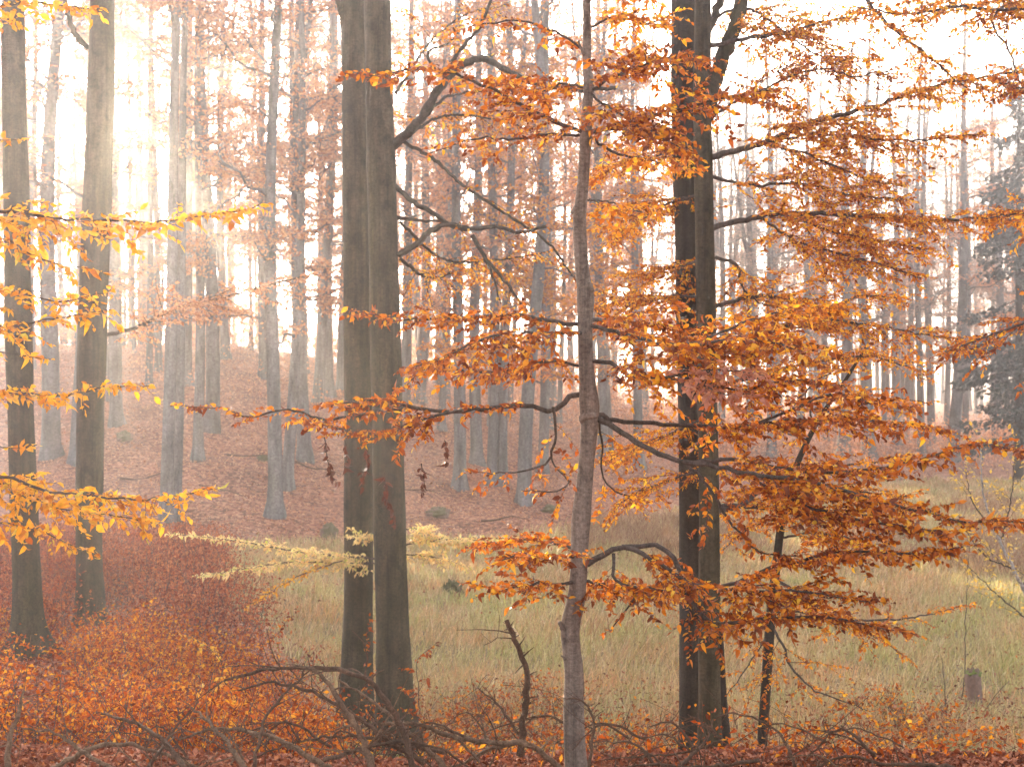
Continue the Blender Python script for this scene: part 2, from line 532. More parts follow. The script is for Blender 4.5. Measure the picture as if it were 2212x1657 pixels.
def spray(path, r0, r1, wood, lv, tl=0.45, ts=0.07, ls=0.033, lsz=0.07, droop=0.22, start=0.12, roll=0.45, sub=True,
          bare=0.0, k=6, taper=0.75, jit=0.45, rise=0.0, twig_r=0.0028):
    """a branch with side twigs fanned out either side, and leaves on the twigs"""
    path = np.asarray(path)
    n = len(path)
    wood.tube(path, np.linspace(r0, r1, n), k=k, noise=0.12 if r0 > 0.006 else 0.0)
    seg = np.linalg.norm(np.diff(path, axis=0), axis=1)
    cum = np.concatenate([[0], np.cumsum(seg)])
    L = cum[-1]
    s = start * L
    sg = 1 if rnd() < 0.5 else -1
    while s < L:
        u = s / L
        j = min(n - 2, int(np.searchsorted(cum, s, side='right') - 1))
        t = unit(path[j + 1] - path[j])
        p = path[j] + (path[j + 1] - path[j]) * ((s - cum[j]) / (seg[j] + 1e-9))
        side = unit(np.cross(t, UP))
        up2 = np.cross(side, t)
        sg = -sg
        ro = RNG.normal() * roll
        sd = side * math.cos(ro) * sg + up2 * math.sin(ro)
        a = math.radians(rnd(32, 68))
        d = unit(t * math.cos(a) + sd * math.sin(a) + A(0, 0, rise))
        l = tl * (1 - taper * u) * rnd(0.45, 1.25)
        if rnd() > bare:
            uu = np.linspace(0, 1, 5)
            side2 = unit(np.cross(d, UP)) * RNG.normal() * 0.10
            q = p[None] + d[None] * (l * uu)[:, None] + side2[None] * (l * uu ** 2)[:, None] - UP[None] * (droop * l * uu ** 2)[:, None]
            q[1:] += RNG.normal(size=(4, 3)) * 0.012 * l
            rr = max(twig_r * 0.6, min(r0 * 0.45, twig_r * (0.6 + l * 1.4)))
            wood.tube(q, np.linspace(rr, twig_r * 0.35, 5), k=3)
            twig_leaves(lv, q, ls, lsz, jit=jit)
            if sub and l > 0.22:
                for m_ in range(int(l / 0.13)):
                    v = rnd(0.15, 0.8)
                    jj = min(3, int(v * 4))
                    p2 = q[jj] + (q[jj + 1] - q[jj]) * (v * 4 - jj)
                    t2 = unit(q[jj + 1] - q[jj])
                    s2 = unit(np.cross(t2, UP)) * (1 if rnd() < 0.5 else -1) + up2 * RNG.normal() * 0.35
                    d2 = unit(t2 * 0.7 + s2 * 0.75)
                    l2 = l * rnd(0.3, 0.55) * (1.1 - v * 0.5)
                    q2 = p2[None] + d2[None] * (l2 * uu[:4] / uu[3])[:, None] - UP[None] * (droop * l2 * uu[:4] ** 2)[:, None]
                    wood.tube(q2, np.linspace(twig_r * 0.6, twig_r * 0.3, 4), k=3)
                    twig_leaves(lv, q2, ls, lsz, jit=jit)
        s += ts * rnd(0.55, 1.45)
    twig_leaves(lv, path[int(n * 0.75):], ls * 1.2, lsz, jit=jit)


# ------------------------------------------------------------------ scene helpers
def tag(o, label, cat, group=None, kind=None):
    if label:
        o['label'] = label
    if cat:
        o['category'] = cat
    if group:
        o['group'] = group
    if kind:
        o['kind'] = kind
    return o


def empty(name, loc, label=None, cat=None, group=None):
    o = bpy.data.objects.new(name, None)
    o.empty_display_size = 0.2
    o.location = Vector(loc)
    link(o)
    return tag(o, label, cat, group)


def copy_tree(o, parent=None):
    c = o.copy()
    C.objects.link(c)
    c.parent = parent
    for ch in list(o.children):
        copy_tree(ch, c)
    return c


def path_px(pts, d0, d1, step=0.05, wig=0.006):
    """photo pixels -> smoothed path whose depth runs from d0 to d1"""
    n = len(pts)
    lens = [0.0]
    for i in range(1, n):
        lens.append(lens[-1] + math.dist(pts[i][:2], pts[i - 1][:2]))
    P = [PX(p[0], p[1], d0 + (d1 - d0) * (lens[i] / lens[-1])) for i, p in enumerate(pts)]
    Q = smooth_path(P, step)
    if wig and len(Q) > 2:
        w = RNG.normal(size=Q.shape) * wig
        w[0] = w[-1] = 0
        Q = Q + w
    return Q


def trunk_px(wood, pts, step=0.12, k=16, noise=0.05, d=None, flare=None):
    """pts: (px, py, width px[, depth])"""
    R4 = []
    for p in pts:
        dd = p[3] if len(p) > 3 else d
        w = PX(p[0], p[1], dd)
        R4.append([*w, p[2] * S * dd / F / 2])
    Q = smooth_path(R4, step)
    wood.tube(Q[:, :3], Q[:, 3], k=k, noise=noise, flare=flare)
    return Q


# ------------------------------------------------------------------ ground
def build_ground():
    ang = np.concatenate([np.linspace(-30, 30, 301), np.linspace(30, 330, 121)[1:-1]])
    ang = np.radians(ang)
    rad = np.concatenate([np.linspace(0.02, 4, 12), np.geomspace(4.2, 230, 240)])
    X = np.sin(ang)[None] * rad[:, None]
    Y = np.cos(ang)[None] * rad[:, None]
    Z = height(X, Y)
    na, nr = len(ang), len(rad)
    V = np.stack([X, Y, Z], -1).reshape(-1, 3)
    i = np.arange(nr - 1)[:, None] * na
    j = np.arange(na)[None]
    j1 = (j + 1) % na
    Q = np.stack([(i + j), (i + j1), (i + na + j1), (i + na + j)], -1).reshape(-1, 4)
    me = np_mesh('ground', V, None, Q)
    me.materials.append(M['ground'])
    at = me.attributes.new("meadow", 'FLOAT', 'POINT')
    at.data.foreach_set("value", meadow_mask(V[:, 0], V[:, 1]).astype(np.float32))
    o = link(bpy.data.objects.new('ground', me))
    tag(o, None, None, None, 'structure')


def meadow_mask(x, y):
    fy = np.interp(x, [-60, -20, -8.4, 0, 4, 9, 14, 26, 70], [31, 35, 38, 42, 46, 54, 62, 66, 72])
    n = wob(x * 0.7, y * 0.7) * 0.9
    m = sstep(12.5, 16.5, y + n) * (1 - sstep(-1.5, 0.8, y - fy + n))
    left = np.interp(y, [12, 16, 22, 28, 36, 44], [-0.3, -1.6, -3.6, -5.6, -7.5, -8.5])
    return m * sstep(-0.7, 0.7, x - left + n * 0.5)


build_ground()


# ------------------------------------------------------------------ litter, grass
def scatter_fan(n, a0, a1, d0, d1, power=1.0):
    """random ground points inside a fan of the view"""
    a = a0 + (a1 - a0) * RNG.random(n)
    u = RNG.random(n)
    d = (d0 ** power + (d1 ** power - d0 ** power) * u) ** (1 / power)
    return a * d, d


def litter(name, n, a0, a1, d0, d1, size, mat, keep=None, power=1.0, lift=0.02, grow=0.0, near=True, label=None):
    x, y = scatter_fan(n, a0, a1, d0, d1, power)
    if keep is not None:
        k = RNG.random(n) < keep(x, y)
        x, y = x[k], y[k]
    z = height(x, y) + RNG.random(len(x)) * lift
    lv = Leaves()
    m = len(x)
    D = RNG.normal(size=(m, 3))
    D[:, 2] *= 0.35
    N = RNG.normal(size=(m, 3)) * 0.4 + UP
    sz = size * (0.6 + 0.6 * RNG.random(m)) * (1 + grow * (y - d0))
    lv.add_many(np.stack([x, y, z], 1), D, N, sz)
    o = lv.build(name, mat, near=near, curl=0.35)
    return tag(o, label, None, None, 'stuff')


def leafy(x, y):
    return 1 - 0.93 * meadow_mask(x, y)


litter('fallen_leaves', 150000, -0.42, 0.42, 5.0, 9.5, 0.033, M['leaf_litter'], leafy, 1.0, 0.05, near=False, label='brown and orange fallen leaves carpeting the near bank')
litter('fallen_leaves', 70000, -0.42, -0.02, 9.5, 19, 0.04, M['leaf_litter'], leafy, 1.0, 0.05, near=False, label='fallen leaves under the orange seedlings at left')
litter('fallen_leaves', 14000, -0.2, 0.42, 16.5, 21, 0.05, M['leaf_litter'], lambda x, y: np.clip(1.1 - (y - 16.5) / 4.5, 0, 1), 1.0, 0.25, near=False, label='fallen leaves where the bank meets the meadow grass')
litter('fallen_leaves', 90000, -0.40, 0.30, 34, 84, 0.09, M['leaf_litter_slope'], leafy, 1.3, 0.04, 0.004, near=False, label='pinkish brown fallen leaves covering the opposite slope')
litter('fallen_leaves', 16000, -0.2, 0.42, 12.5, 40, 0.06, M['leaf_litter'], lambda x, y: meadow_mask(x, y) * np.clip(0.35 + 0.6 * wob(x * 0.6, y * 0.6), 0, 1), 1.0, 0.3, near=False, label='scattered fallen leaves caught in the meadow grass')


def grass(name, n, a0, a1, d0, d1, h0, mat, keep, power=1.0, label=None, wscale=1.0):
    x, y = scatter_fan(n, a0, a1, d0, d1, power)
    k = RNG.random(n) < keep(x, y)
    x, y = x[k], y[k]
    m = len(x)
    z = height(x, y) - 0.02
    B = np.stack([x, y, z], 1)
    patch = 0.75 + 0.5 * np.clip(wob(x * 0.9, y * 0.9) * 0.5 + 0.5, 0, 1)
    h = h0 * (0.45 + 0.9 * RNG.random(m)) * patch
    w = (0.006 + 0.00042 * y) * wscale * (0.7 + 0.6 * RNG.random(m))
    th = RNG.random(m) * 2 * np.pi
    lean = RNG.random(m) * 1.0 + 0.15
    hd = np.stack([np.cos(th) + 0.35, np.sin(th), 0 * th], 1) * lean[:, None]
    ph = RNG.random(m) * 2 * np.pi
    W = np.stack([np.cos(ph), np.sin(ph), 0 * ph], 1) * w[:, None] * 0.5
    p1 = B + hd * (h * 0.35)[:, None] + UP * (h * 0.6)[:, None]
    p2 = B + hd * (h * 0.95)[:, None] + UP * (h * (1.0 - 0.35 * lean))[:, None]
    V = np.stack([B - W, B + W, p1 + W * 0.75, p1 - W * 0.75, p2], 1).reshape(-1, 3)
    i = np.arange(m) * 5
    Q = np.stack([i, i + 1, i + 2, i + 3], 1)
    T = np.stack([i + 3, i + 2, i + 4], 1)
    me = np_mesh(name, V, T, Q)
    me.materials.append(mat)
    return tag(link(bpy.data.objects.new(name, me)), label, None, None, 'stuff')


grass('grass', 190000, -0.26, 0.42, 12.5, 66, 0.34, M['grass'], lambda x, y: meadow_mask(x, y), 1.0, 'pale straw and green grass of the meadow hollow')
grass('grass', 45000, 0.04, 0.44, 24, 52, 0.6, M['grass_rust'],
      lambda x, y: meadow_mask(x, y) * sstep(-0.15, 0.5, wob(x * 0.45 + 1.0, y * 0.25)), 1.0, 'taller rusty dry grass in patches across the meadow')


# ------------------------------------------------------------------ undergrowth
def undergrowth(name, spots, mat, lsz, label, nstem=3, tall=1.0, nleaf=26, near=False, rs=0.006):
    w, lv = Wood(), Leaves()
    for (x, y) in spots:
        z = hz(x, y)
        for q in range(nstem):
            h = tall * rnd(0.35, 1.1)
            a = rnd(0, 6.283)
            out = rnd(0.1, 0.6)
            b = A(x + RNG.normal() * 0.12, y + RNG.normal() * 0.12, z - 0.03)
            top = b + A(math.cos(a) * out, math.sin(a) * out, h)
            mid = (b + top) / 2 + A(0, 0, 0.06 * h)
            path = smooth_path([b, mid, top], h / 4)
            w.tube(path, np.linspace(rs, rs * 0.33, len(path)), k=3)
            m = int(nleaf * h)
            u = 0.2 + 0.8 * RNG.random(m)
            idx = (u * (len(path) - 1)).astype(int)
            base = path[idx]
            off = RNG.normal(size=(m, 3)) * A(0.17, 0.17, 0.07) * (0.5 + 0.5 * h)
            lv.add_many(base + off, RNG.normal(size=(m, 3)) * A(1, 1, 0.4), UP + RNG.normal(size=(m, 3)) * 0.5, lsz * (0.6 + 0.6 * RNG.random(m)))
    # stems and leaves in one sheet of growth
    o = lv.build(name, mat, near=near)
    tag(o, label, None, None, 'stuff')
    s = w.build('stem', M['bark_twig'], o)
    s['kind'] = 'stuff'
    return o


def spots_px(n, poly_x, top, bot, seed):
    """ground spots whose foot shows between rows top and bot (functions of px)"""
    r = np.random.default_rng(seed)
    out = []
    while len(out) < n:
        px = r.uniform(*poly_x)
        y0, y1 = top(px), bot(px)
        if y1 <= y0:
            continue
        g = ground_at(px, r.uniform(y0, y1), 7.5, 60)
        out.append((g[0], g[1]))
    return out


def spots_world(n, xr, yr, ok, seed):
    r = np.random.default_rng(seed)
    out = []
    for _ in range(n * 60):
        if len(out) >= n:
            break
        x, y = r.uniform(*xr), r.uniform(*yr)
        if ok(x, y):
            out.append((x, y))
    return out


def in_left(x, y):
    p = (x / y * F + CX) / S
    if (-45 < p < 168 and 11.5 < y < 18.8) or (120 < p < 268 and 17.5 < y < 22.8):
        return False
    lim = np.interp(y, [11, 14, 20, 24, 30, 35], [-1.6, -1.8, -3.6, -4.6, -6.2, -7.4])
    return x < lim + 0.3 * math.sin(y * 2.1) and x > -0.42 * y - 0.5


red = spots_world(560, (-15, -3), (19, 36), in_left, 3)
undergrowth('undergrowth', red, M['leaf_under_red'], 0.052, 'dark red beech undergrowth behind the golden leaved branches', 4, 1.15, 70)
org = spots_world(520, (-9, -0.6), (10.5, 20), in_left, 4)
undergrowth('undergrowth', org, M['leaf_under'], 0.042, 'bright orange beech seedlings crowding the near bank', 3, 0.72, 100)


def bank_ok(x, y):
    return (x > -1.2 and x < 2.6 and 12.5 < y + 0.6 * math.sin(x * 3) < 15.5)


undergrowth('undergrowth', spots_world(110, (-1.4, 2.6), (11, 16), bank_ok, 5), M['leaf_under'], 0.05,
            'low orange seedlings around the feet of the twin trunks', 3, 0.5, 50)
undergrowth('undergrowth', spots_world(40, (3.4, 6), (11, 14.5), lambda x, y: True, 6), M['leaf_under'], 0.05,
            'low orange seedlings beside the two right trunks', 2, 0.38, 40)
crest_u = spots_world(520, (-55, 6), (78, 130), lambda x, y: abs(x) < 0.44 * y and x < 0.04 * y, 19)
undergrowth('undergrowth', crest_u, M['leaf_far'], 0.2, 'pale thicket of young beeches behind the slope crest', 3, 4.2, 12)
foot_u = spots_world(260, (-2.0, 5.5), (16.5, 20.5), lambda x, y: (x < 2.2 or x > 3.6) and y < 18.2 + 1.6 * math.sin(x * 1.7) * math.sin(x * 4.1) + (0.8 if x < 1 else 0), 15)
undergrowth('undergrowth', foot_u, M['leaf_under'], 0.055, 'orange seedlings growing where the bank meets the meadow grass', 2, 0.5, 36)
crest_s = spots_world(70, (-0.6, 2.9), (6.9, 8.2), lambda x, y: True, 16)
undergrowth('undergrowth', crest_s, M['leaf_under'], 0.035, 'small orange seedlings along the top of the bank', 2, 0.26, 60, rs=0.0018)
far_u = spots_world(420, (-2, 34), (60, 100), lambda x, y: x > -2 and y > np.interp(x, [-2, 4, 9, 14, 26, 70], [66, 62, 58, 64, 68, 74]) + 1 and x < 0.42 * y, 8)
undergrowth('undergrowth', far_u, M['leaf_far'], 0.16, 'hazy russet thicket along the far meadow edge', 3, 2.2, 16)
slope_u = spots_world(160, (-30, -2), (56, 90), lambda x, y: x > -0.42 * y, 9)
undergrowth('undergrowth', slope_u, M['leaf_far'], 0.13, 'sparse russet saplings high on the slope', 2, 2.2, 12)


# ------------------------------------------------------------------ hill beeches
def beech_variant(seed, H, r_base, fork=None, low=5.0, nlimb=18, dens=1.0, mat='leaf_far', lsz=0.12):
    """a tall forest beech: trunk with limbs, crown of thin sprays"""
    global RNG
    keep = RNG
    RNG = np.random.default_rng(seed)
    root = bpy.data.objects.new('beech_tree', None)
    w, lv = Wood(), Leaves()
    n = 34
    t = np.linspace(0, 1, n)
    b1, b2 = RNG.normal(size=2) * 0.22, RNG.normal(size=2) * 0.12
    X = b1[0] * np.sin(t * 3.0) + b2[0] * np.sin(t * 8 + seed)
    Y = b1[1] * np.sin(t * 2.6) + b2[1] * np.sin(t * 7 + seed)
    P = np.stack([X - X[0], Y - Y[0], t * (H + 0.3) - 0.3], 1)
    R = r_base * (1 - 0.78 * t ** 1.1)
    ph = rnd(0, 6)
    fl = lambda u, ang: 1 + np.exp(-max(0, u * (H + .3) - .3) / 0.32) * (0.42 + 0.3 * np.cos(ang * 3 + ph) + 0.2 * np.cos(ang * 5 + 1))
    Pd = smooth_path(np.column_stack([P, R]), 0.28)
    w.tube(Pd[:, :3], Pd[:, 3], k=12, noise=0.03, flare=fl)

    def limb(p0, d, L, r, leafy_=True, depth=0):
        m = 7
        uu = np.linspace(0, 1, m)
        bend = RNG.normal(size=3) * 0.18
        q = p0[None] + d[None] * (L * uu)[:, None] + (bend[None] + UP * 0.12) * (L * uu ** 2)[:, None]
        q[1:] += RNG.normal(size=(m - 1, 3)) * 0.04 * L ** 0.5
        w.tube(q, np.linspace(r, max(0.006, r * 0.2), m), k=5)
        ns = int(L * 5.0 * dens)
        for _ in range(ns):
            v = rnd(0.2, 1.0)
            jj = min(m - 2, int(v * (m - 1)))
            p = q[jj] + (q[jj + 1] - q[jj]) * (v * (m - 1) - jj)
            a = rnd(0, 6.283)
            l = rnd(0.5, 1.3)
            d2 = A(math.cos(a), math.sin(a), rnd(-0.2, 0.25))
            tip = p + d2 * l
            w.tube(np.stack([p, (p + tip) / 2 + A(0, 0, 0.05), tip]), [0.012, 0.008, 0.004], k=3)
            k_ = int(rnd(14, 32))
            u = RNG.random(k_)
            pts = p[None] + d2[None] * (l * (0.1 + 0.95 * u))[:, None] + RNG.normal(size=(k_, 3)) * A(0.2, 0.2, 0.06)
            lv.add_many(pts, RNG.normal(size=(k_, 3)) * A(1, 1, 0.4), UP + RNG.normal(size=(k_, 3)) * 0.6, lsz * (0.6 + 0.7 * RNG.random(k_)))
        if depth < 1 and L > 2.0:
            for _ in range(2):
                v = rnd(0.3, 0.8)
                jj = min(m - 2, int(v * (m - 1)))
                limb(q[jj], unit(d + RNG.normal(size=3) * 0.6), L * rnd(0.4, 0.65), r * 0.5, True, depth + 1)

    for i in range(nlimb):
        hh = low + (H - low) * (i + rnd()) / nlimb
        jj = int(np.argmin(np.abs(Pd[:, 2] - hh)))
        a = rnd(0, 6.283)
        el = rnd(0.15, 0.85) if hh > 9 else rnd(-0.1, 0.4)
        L = rnd(2.0, 4.2) * (1 - 0.45 * max(0, hh - low) / (H - low))
        if hh < 8:
            L *= 0.75
        d = unit(A(math.cos(a), math.sin(a), el))
        limb(Pd[jj, :3], d, L, 0.02 + 0.012 * L)
    if fork:
        jj = int(np.argmin(np.abs(Pd[:, 2] - fork)))
        a = rnd(0, 6.283)
        m = 12
        uu = np.linspace(0, 1, m)
        q = Pd[jj, :3][None] + np.stack([math.cos(a) * 1.6 * uu ** 0.7, math.sin(a) * 1.6 * uu ** 0.7, (H - fork) * 0.95 * uu], 1)
        w.tube(q, np.linspace(Pd[jj, 3] * 0.7, 0.03, m), k=8)
        for i in range(5):
            jj = 3 + int(rnd(0, m - 4))
            a2 = rnd(0, 6.283)
            limb(q[jj], unit(A(math.cos(a2), math.sin(a2), 0.5)), rnd(1.5, 3), 0.04)
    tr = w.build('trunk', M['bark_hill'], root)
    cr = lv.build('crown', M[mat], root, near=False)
    RNG = keep
    for o in (tr, cr):
        C.objects.unlink(o)
    return root


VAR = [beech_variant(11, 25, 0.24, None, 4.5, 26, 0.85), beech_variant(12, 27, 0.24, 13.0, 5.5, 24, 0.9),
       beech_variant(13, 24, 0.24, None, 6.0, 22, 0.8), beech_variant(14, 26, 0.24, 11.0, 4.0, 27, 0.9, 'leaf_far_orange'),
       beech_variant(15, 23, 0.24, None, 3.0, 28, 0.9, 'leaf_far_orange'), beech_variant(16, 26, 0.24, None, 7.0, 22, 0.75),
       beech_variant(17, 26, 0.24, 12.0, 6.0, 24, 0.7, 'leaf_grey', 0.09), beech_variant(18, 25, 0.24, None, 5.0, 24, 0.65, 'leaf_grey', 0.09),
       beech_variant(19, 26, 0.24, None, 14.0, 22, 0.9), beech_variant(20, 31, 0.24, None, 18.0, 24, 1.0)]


def plant(var, loc, width, hs, lean, label, group, cat='tree'):
    r = copy_tree(VAR[var])
    sc = width / 0.44
    s_xy = sc
    rz = random.uniform(0, 6.283)
    dx, dy = lean
    m = Matrix.Rotation(dx, 4, 'Y') @ Matrix.Rotation(-dy, 4, 'X') @ Matrix.Rotation(rz, 4, 'Z')
    r.rotation_euler = m.to_euler()
    # thickness of the stem by the whole tree's scale, height by hs
    r.scale = (s_xy, s_xy, hs)
    r.location = Vector(loc)
    tag(r, label, cat, group)
    return r


# base px, base py, width px, variant, lean in px over the tree's view, label
HILL = [
    (108, 985, 34, 0, +18, 'straight grey beech rising between the two thick left trunks'),
    (165, 1000, 26, 2, +4, 'dim beech half hidden behind the sunlit thick trunk'),
    (250, 919, 23, 8, -2, 'slim beech just right of the sunlit trunk, below the glare'),
    (357, 1142, 24, 8, +42, 'nearest leaning beech of the touching pair at the slope foot'),
    (379, 1128, 20, 8, +34, 'rear beech of the touching pair at the slope foot'),
    (404, 832, 17, 8, +5, 'thin flared beech behind the touching pair on the slope'),
    (425, 992, 19, 2, +4, 'thin dark beech left of the one with mossy flared roots'),
    (458, 932, 27, 5, -6, 'grey beech with mossy flared roots beside its slim neighbour'),
    (488, 775, 17, 1, +4, 'beech by the bright gap at the crest with forking top'),
    (570, 815, 17, 1, -8, 'slim beech on the crest with flared foot and forked limbs'),
    (594, 1115, 27, 0, +16, 'curved pale grey beech lowest on the slope, in front of its twin'),
    (616, 1055, 22, 2, -4, 'straight beech close behind the curved pale grey one'),
    (637, 880, 16, 5, +6, 'thin beech between the curved pair and the flared grey trunk'),
    (659, 992, 25, 1, +4, 'flared grey trunk forking high, left of the twin trunks'),
    (683, 868, 17, 2, +3, 'thin beech just right of the flared forking trunk'),
    (712, 855, 18, 5, +2, 'slender hazy beech nearly touching the twin trunks'),
    (735, 840, 15, 0, 0, 'palest thin beech peeking out left of the twin trunks'),
    (874, 905, 20, 0, +2, 'misty beech peeking out right of the twin trunks'),
    (904, 868, 20, 2, -6, 'misty beech standing clear right of the twin trunks'),
    (960, 860, 18, 5, -4, 'faint beech under the arching limbs of the twin trunks'),
    (993, 1056, 23, 0, -14, 'grey beech with flared foot low on the central slope'),
    (1033, 1004, 22, 2, +4, 'stout footed beech right of the flared central one'),
    (1060, 1048, 19, 5, +3, 'straight thin beech left of a closely set neighbour'),
    (1086, 1046, 19, 3, +5, 'closely set beech behind the rust leaved branch'),
    (1134, 1088, 26, 3, -4, 'broad mossy footed beech left of the pale sapling'),
    (1173, 1022, 19, 4, +2, 'dim beech between the broad mossy one and the sapling'),
    (1300, 1000, 20, 3, +2, 'dim beech right behind the pale sapling stem'),
    (1380, 1010, 18, 4, -3, 'dim beech among orange leaves left of the dark right trunk'),
]
for (px, py, wpx, v, lean, lab) in HILL:
    g = ground_at(px, py, 30, 120)
    wid = 1.12 * wpx * S * g[1] / F
    ang = math.atan2(lean * S / F * g[1], (py * S) / F * g[1])
    plant(v, g, wid, random.uniform(0.92, 1.1), (ang, random.uniform(-.01, .01)), lab, 'beeches on the opposite slope')

RIGHT = [(1625, 970, 18), (1668, 985, 19), (1725, 965, 18), (1785, 950, 15), (1822, 985, 25), (1842, 940, 14), (1877, 990, 27), (1938, 960, 20),
         (1957, 950, 14), (1990, 985, 16), (2013, 960, 17), (2058, 995, 25), (2085, 950, 14), (2150, 960, 20), (1480, 950, 16), (1560, 960, 16), (2200, 990, 22)]
for i, (px, py, wpx) in enumerate(RIGHT):
    g = ground_at(px, py, 40, 140)
    wid = wpx * S * g[1] / F
    plant([6, 7, 0][i % 3], g, wid, random.uniform(0.8, 1.0), (random.uniform(-.02, .02), 0),
          'blue grey beech fading into haze across the meadow', 'hazy beeches across the meadow')

# farther forest
r = random.Random(21)
taken = []
cnt = 0
for _ in range(4000):
    if cnt >= 228:
        break
    a = r.uniform(-0.43, 0.43)
    d = r.uniform(60, 150) if a < 0.1 else r.uniform(85, 160)
    x, y = a * d, d
    fy = np.interp(x, [-60, -20, -8.4, 0, 4, 9, 14, 26, 70], [31, 35, 38, 42, 46, 54, 62, 66, 72])
    if y < fy + 14:
        continue
    px = (a * F + CX) / S
    if 222 < px < 345 and r.random() < 0.85:
        continue
    if any((x - p[0]) ** 2 + (y - p[1]) ** 2 < 7 for p in taken):
        continue
    taken.append((x, y))
    cnt += 1
    hs = r.uniform(0.8, 1.05) if a < 0.12 else r.uniform(0.68, 0.95)
    left = a < 0.12
    plant(r.choice([0, 1, 2, 5, 5, 3] if left else [6, 7, 6, 0]), A(x, y, hz(x, y)), r.uniform(0.26, 0.46), hs, (r.uniform(-.03, .03), r.uniform(-.02, .02)),
          'thin distant beech in the bright haze along the slope crest' if left else 'pale far beech at the back of the meadow forest',
          'distant beeches on the crest' if left else 'far beeches behind the meadow')


for (px, d, wd, lab) in [(240, 58, .3, 'thin bare stemmed beech whose crown closes the bright gap from above'), (322, 62, .27, 'thin high crowned beech at the right rim of the bright gap'),
                         (343, 66, .3, 'high crowned beech just right of the bright gap'), (226, 61, .3, 'high crowned beech behind the glare on the sunlit trunk')]:
    x = (px * S - CX) / F * d
    plant(8, A(x, d, hz(x, d)), wd, 1.12, (r.uniform(-.02, .02), 0), lab, 'beeches round the sun gap')
for (px, d, wd, lab) in [(258, 88, .42, 'tall far beech at the left of the bright gap, crown closing over it'), (287, 94, .42, 'tall far beech in the middle of the bright gap, stem lost in glare'),
                         (312, 90, .42, 'tall far beech towards the right of the bright gap, crown closing over it')]:
    x = (px * S - CX) / F * d
    plant(9, A(x, d, hz(x, d)), wd, 1.0, (r.uniform(-.02, .02), 0), lab, 'beeches round the sun gap')
# young trees under the bright gap
for (px, d, hs) in [(238, 74, .42), (268, 80, .36), (290, 72, .40), (312, 84, .38), (330, 76, .46), (345, 70, .36), (225, 86, .5), (302, 90, .42)]:
    x = (px * S - CX) / F * d
    plant(r.choice([0, 5, 3]), A(x, d, hz(x, d)), 0.2, hs, (r.uniform(-.03, .03), 0), 'thin young beech under the bright gap where the sun breaks through', 'young beeches under the sun gap')


# ------------------------------------------------------------------ the big near trunks
def upper_crown(root, x, y, z0, H, mat, seed, r0):
    """the part of a near tree above the frame: limbs and thin foliage"""
    global RNG
    keep = RNG
    RNG = np.random.default_rng(seed)
    w, lv = Wood(), Leaves()
    for i in range(9):
        hh = z0 + (H - z0) * (i + rnd()) / 9
        a = rnd(0, 6.283)
        L = rnd(1.8, 3.2)
        d = unit(A(math.cos(a), math.sin(a), rnd(0.3, 0.9)))
        uu = np.linspace(0, 1, 6)
        q = A(x, y, hh)[None] + d[None] * (L * uu)[:, None]
        w.tube(q, np.linspace(0.05, 0.01, 6), k=5)
        for _ in range(int(5 * L)):
            p = A(x, y, hh) + d * L * rnd(0.3, 1.05)
            m = 14
            lv.add_many(p + RNG.normal(size=(m, 3)) * A(0.4, 0.4, 0.12), RNG.normal(size=(m, 3)) * A(1, 1, .4), UP + RNG.normal(size=(m, 3)) * .5, 0.1 * (0.6 + 0.6 * RNG.random(m)))
    o = root.location
    w.build('limb', M['bark_limb'], root, np.array(o))
    lv.build('crown', mat, root, np.array(o), near=False)
    RNG = keep


def near_tree(name, pts, d, mat, label, group=None, flare=0.25, crown=None, k=20, noise=0.02, top_extra=None):
    w = Wood()
    bx, by, bw = pts[0][:3]
    dd = pts[0][3] if len(pts[0]) > 3 else d
    base = PX(bx, by, dd)
    gz = hz(base[0], base[1])
    root = empty(name, (base[0], base[1], gz), label, 'tree', group)
    pts = list(pts)
    lowest = CY / S - (gz - 0.35) / dd * F / S     # carry the stem into the ground
    if lowest > by:
        pts = [(bx, lowest, bw) + tuple(pts[0][3:])] + pts
    ph = RNG.random() * 6
    R4 = []
    for p in pts:
        q = p[3] if len(p) > 3 else d
        wv = PX(p[0], p[1], q)
        R4.append([*wv, p[2] * S * q / F / 2])
    Q = smooth_path(R4, 0.1 if d > 10 else 0.035)
    hh = np.maximum(0, Q[:, 2] - gz)
    fl = lambda u, ang: 1 + flare * np.exp(-hh[int(round(u * (len(Q) - 1)))] / 0.28) * (1 + 0.7 * np.cos(ang * 4 + ph) + 0.3 * np.cos(ang * 3 + 1))
    low = 1 + 0.02 * np.sin(Q[:, 2] * 3.1) + 0.012 * np.sin(Q[:, 2] * 7.3 + 1)
    w.tube(Q[:, :3], Q[:, 3] * low, k=k, noise=noise, flare=fl)
    o = np.array(root.location)
    t = w.build('trunk', mat, root, o)
    return root, w


def add_branch(root, pts, d0, d1, r0, r1, leaf, wood_mat, name='branch', foliage=True, step=0.05, k=6, wig=0.006, **kw):
    """branch part with its foliage as a sub-part"""
    o = np.array(root.location)
    w, lv = Wood(), Leaves()
    path = path_px(pts, d0, d1, step, wig)
    if foliage:
        spray(path, r0, r1, w, lv, k=k, **kw)
    else:
        w.tube(path, np.linspace(r0, r1, len(path)), k=k, noise=0.12)
    b = w.build(name, wood_mat, root, o)
    if foliage and len(lv):
        lv.build('foliage', leaf, b, o, near=True)
    return b


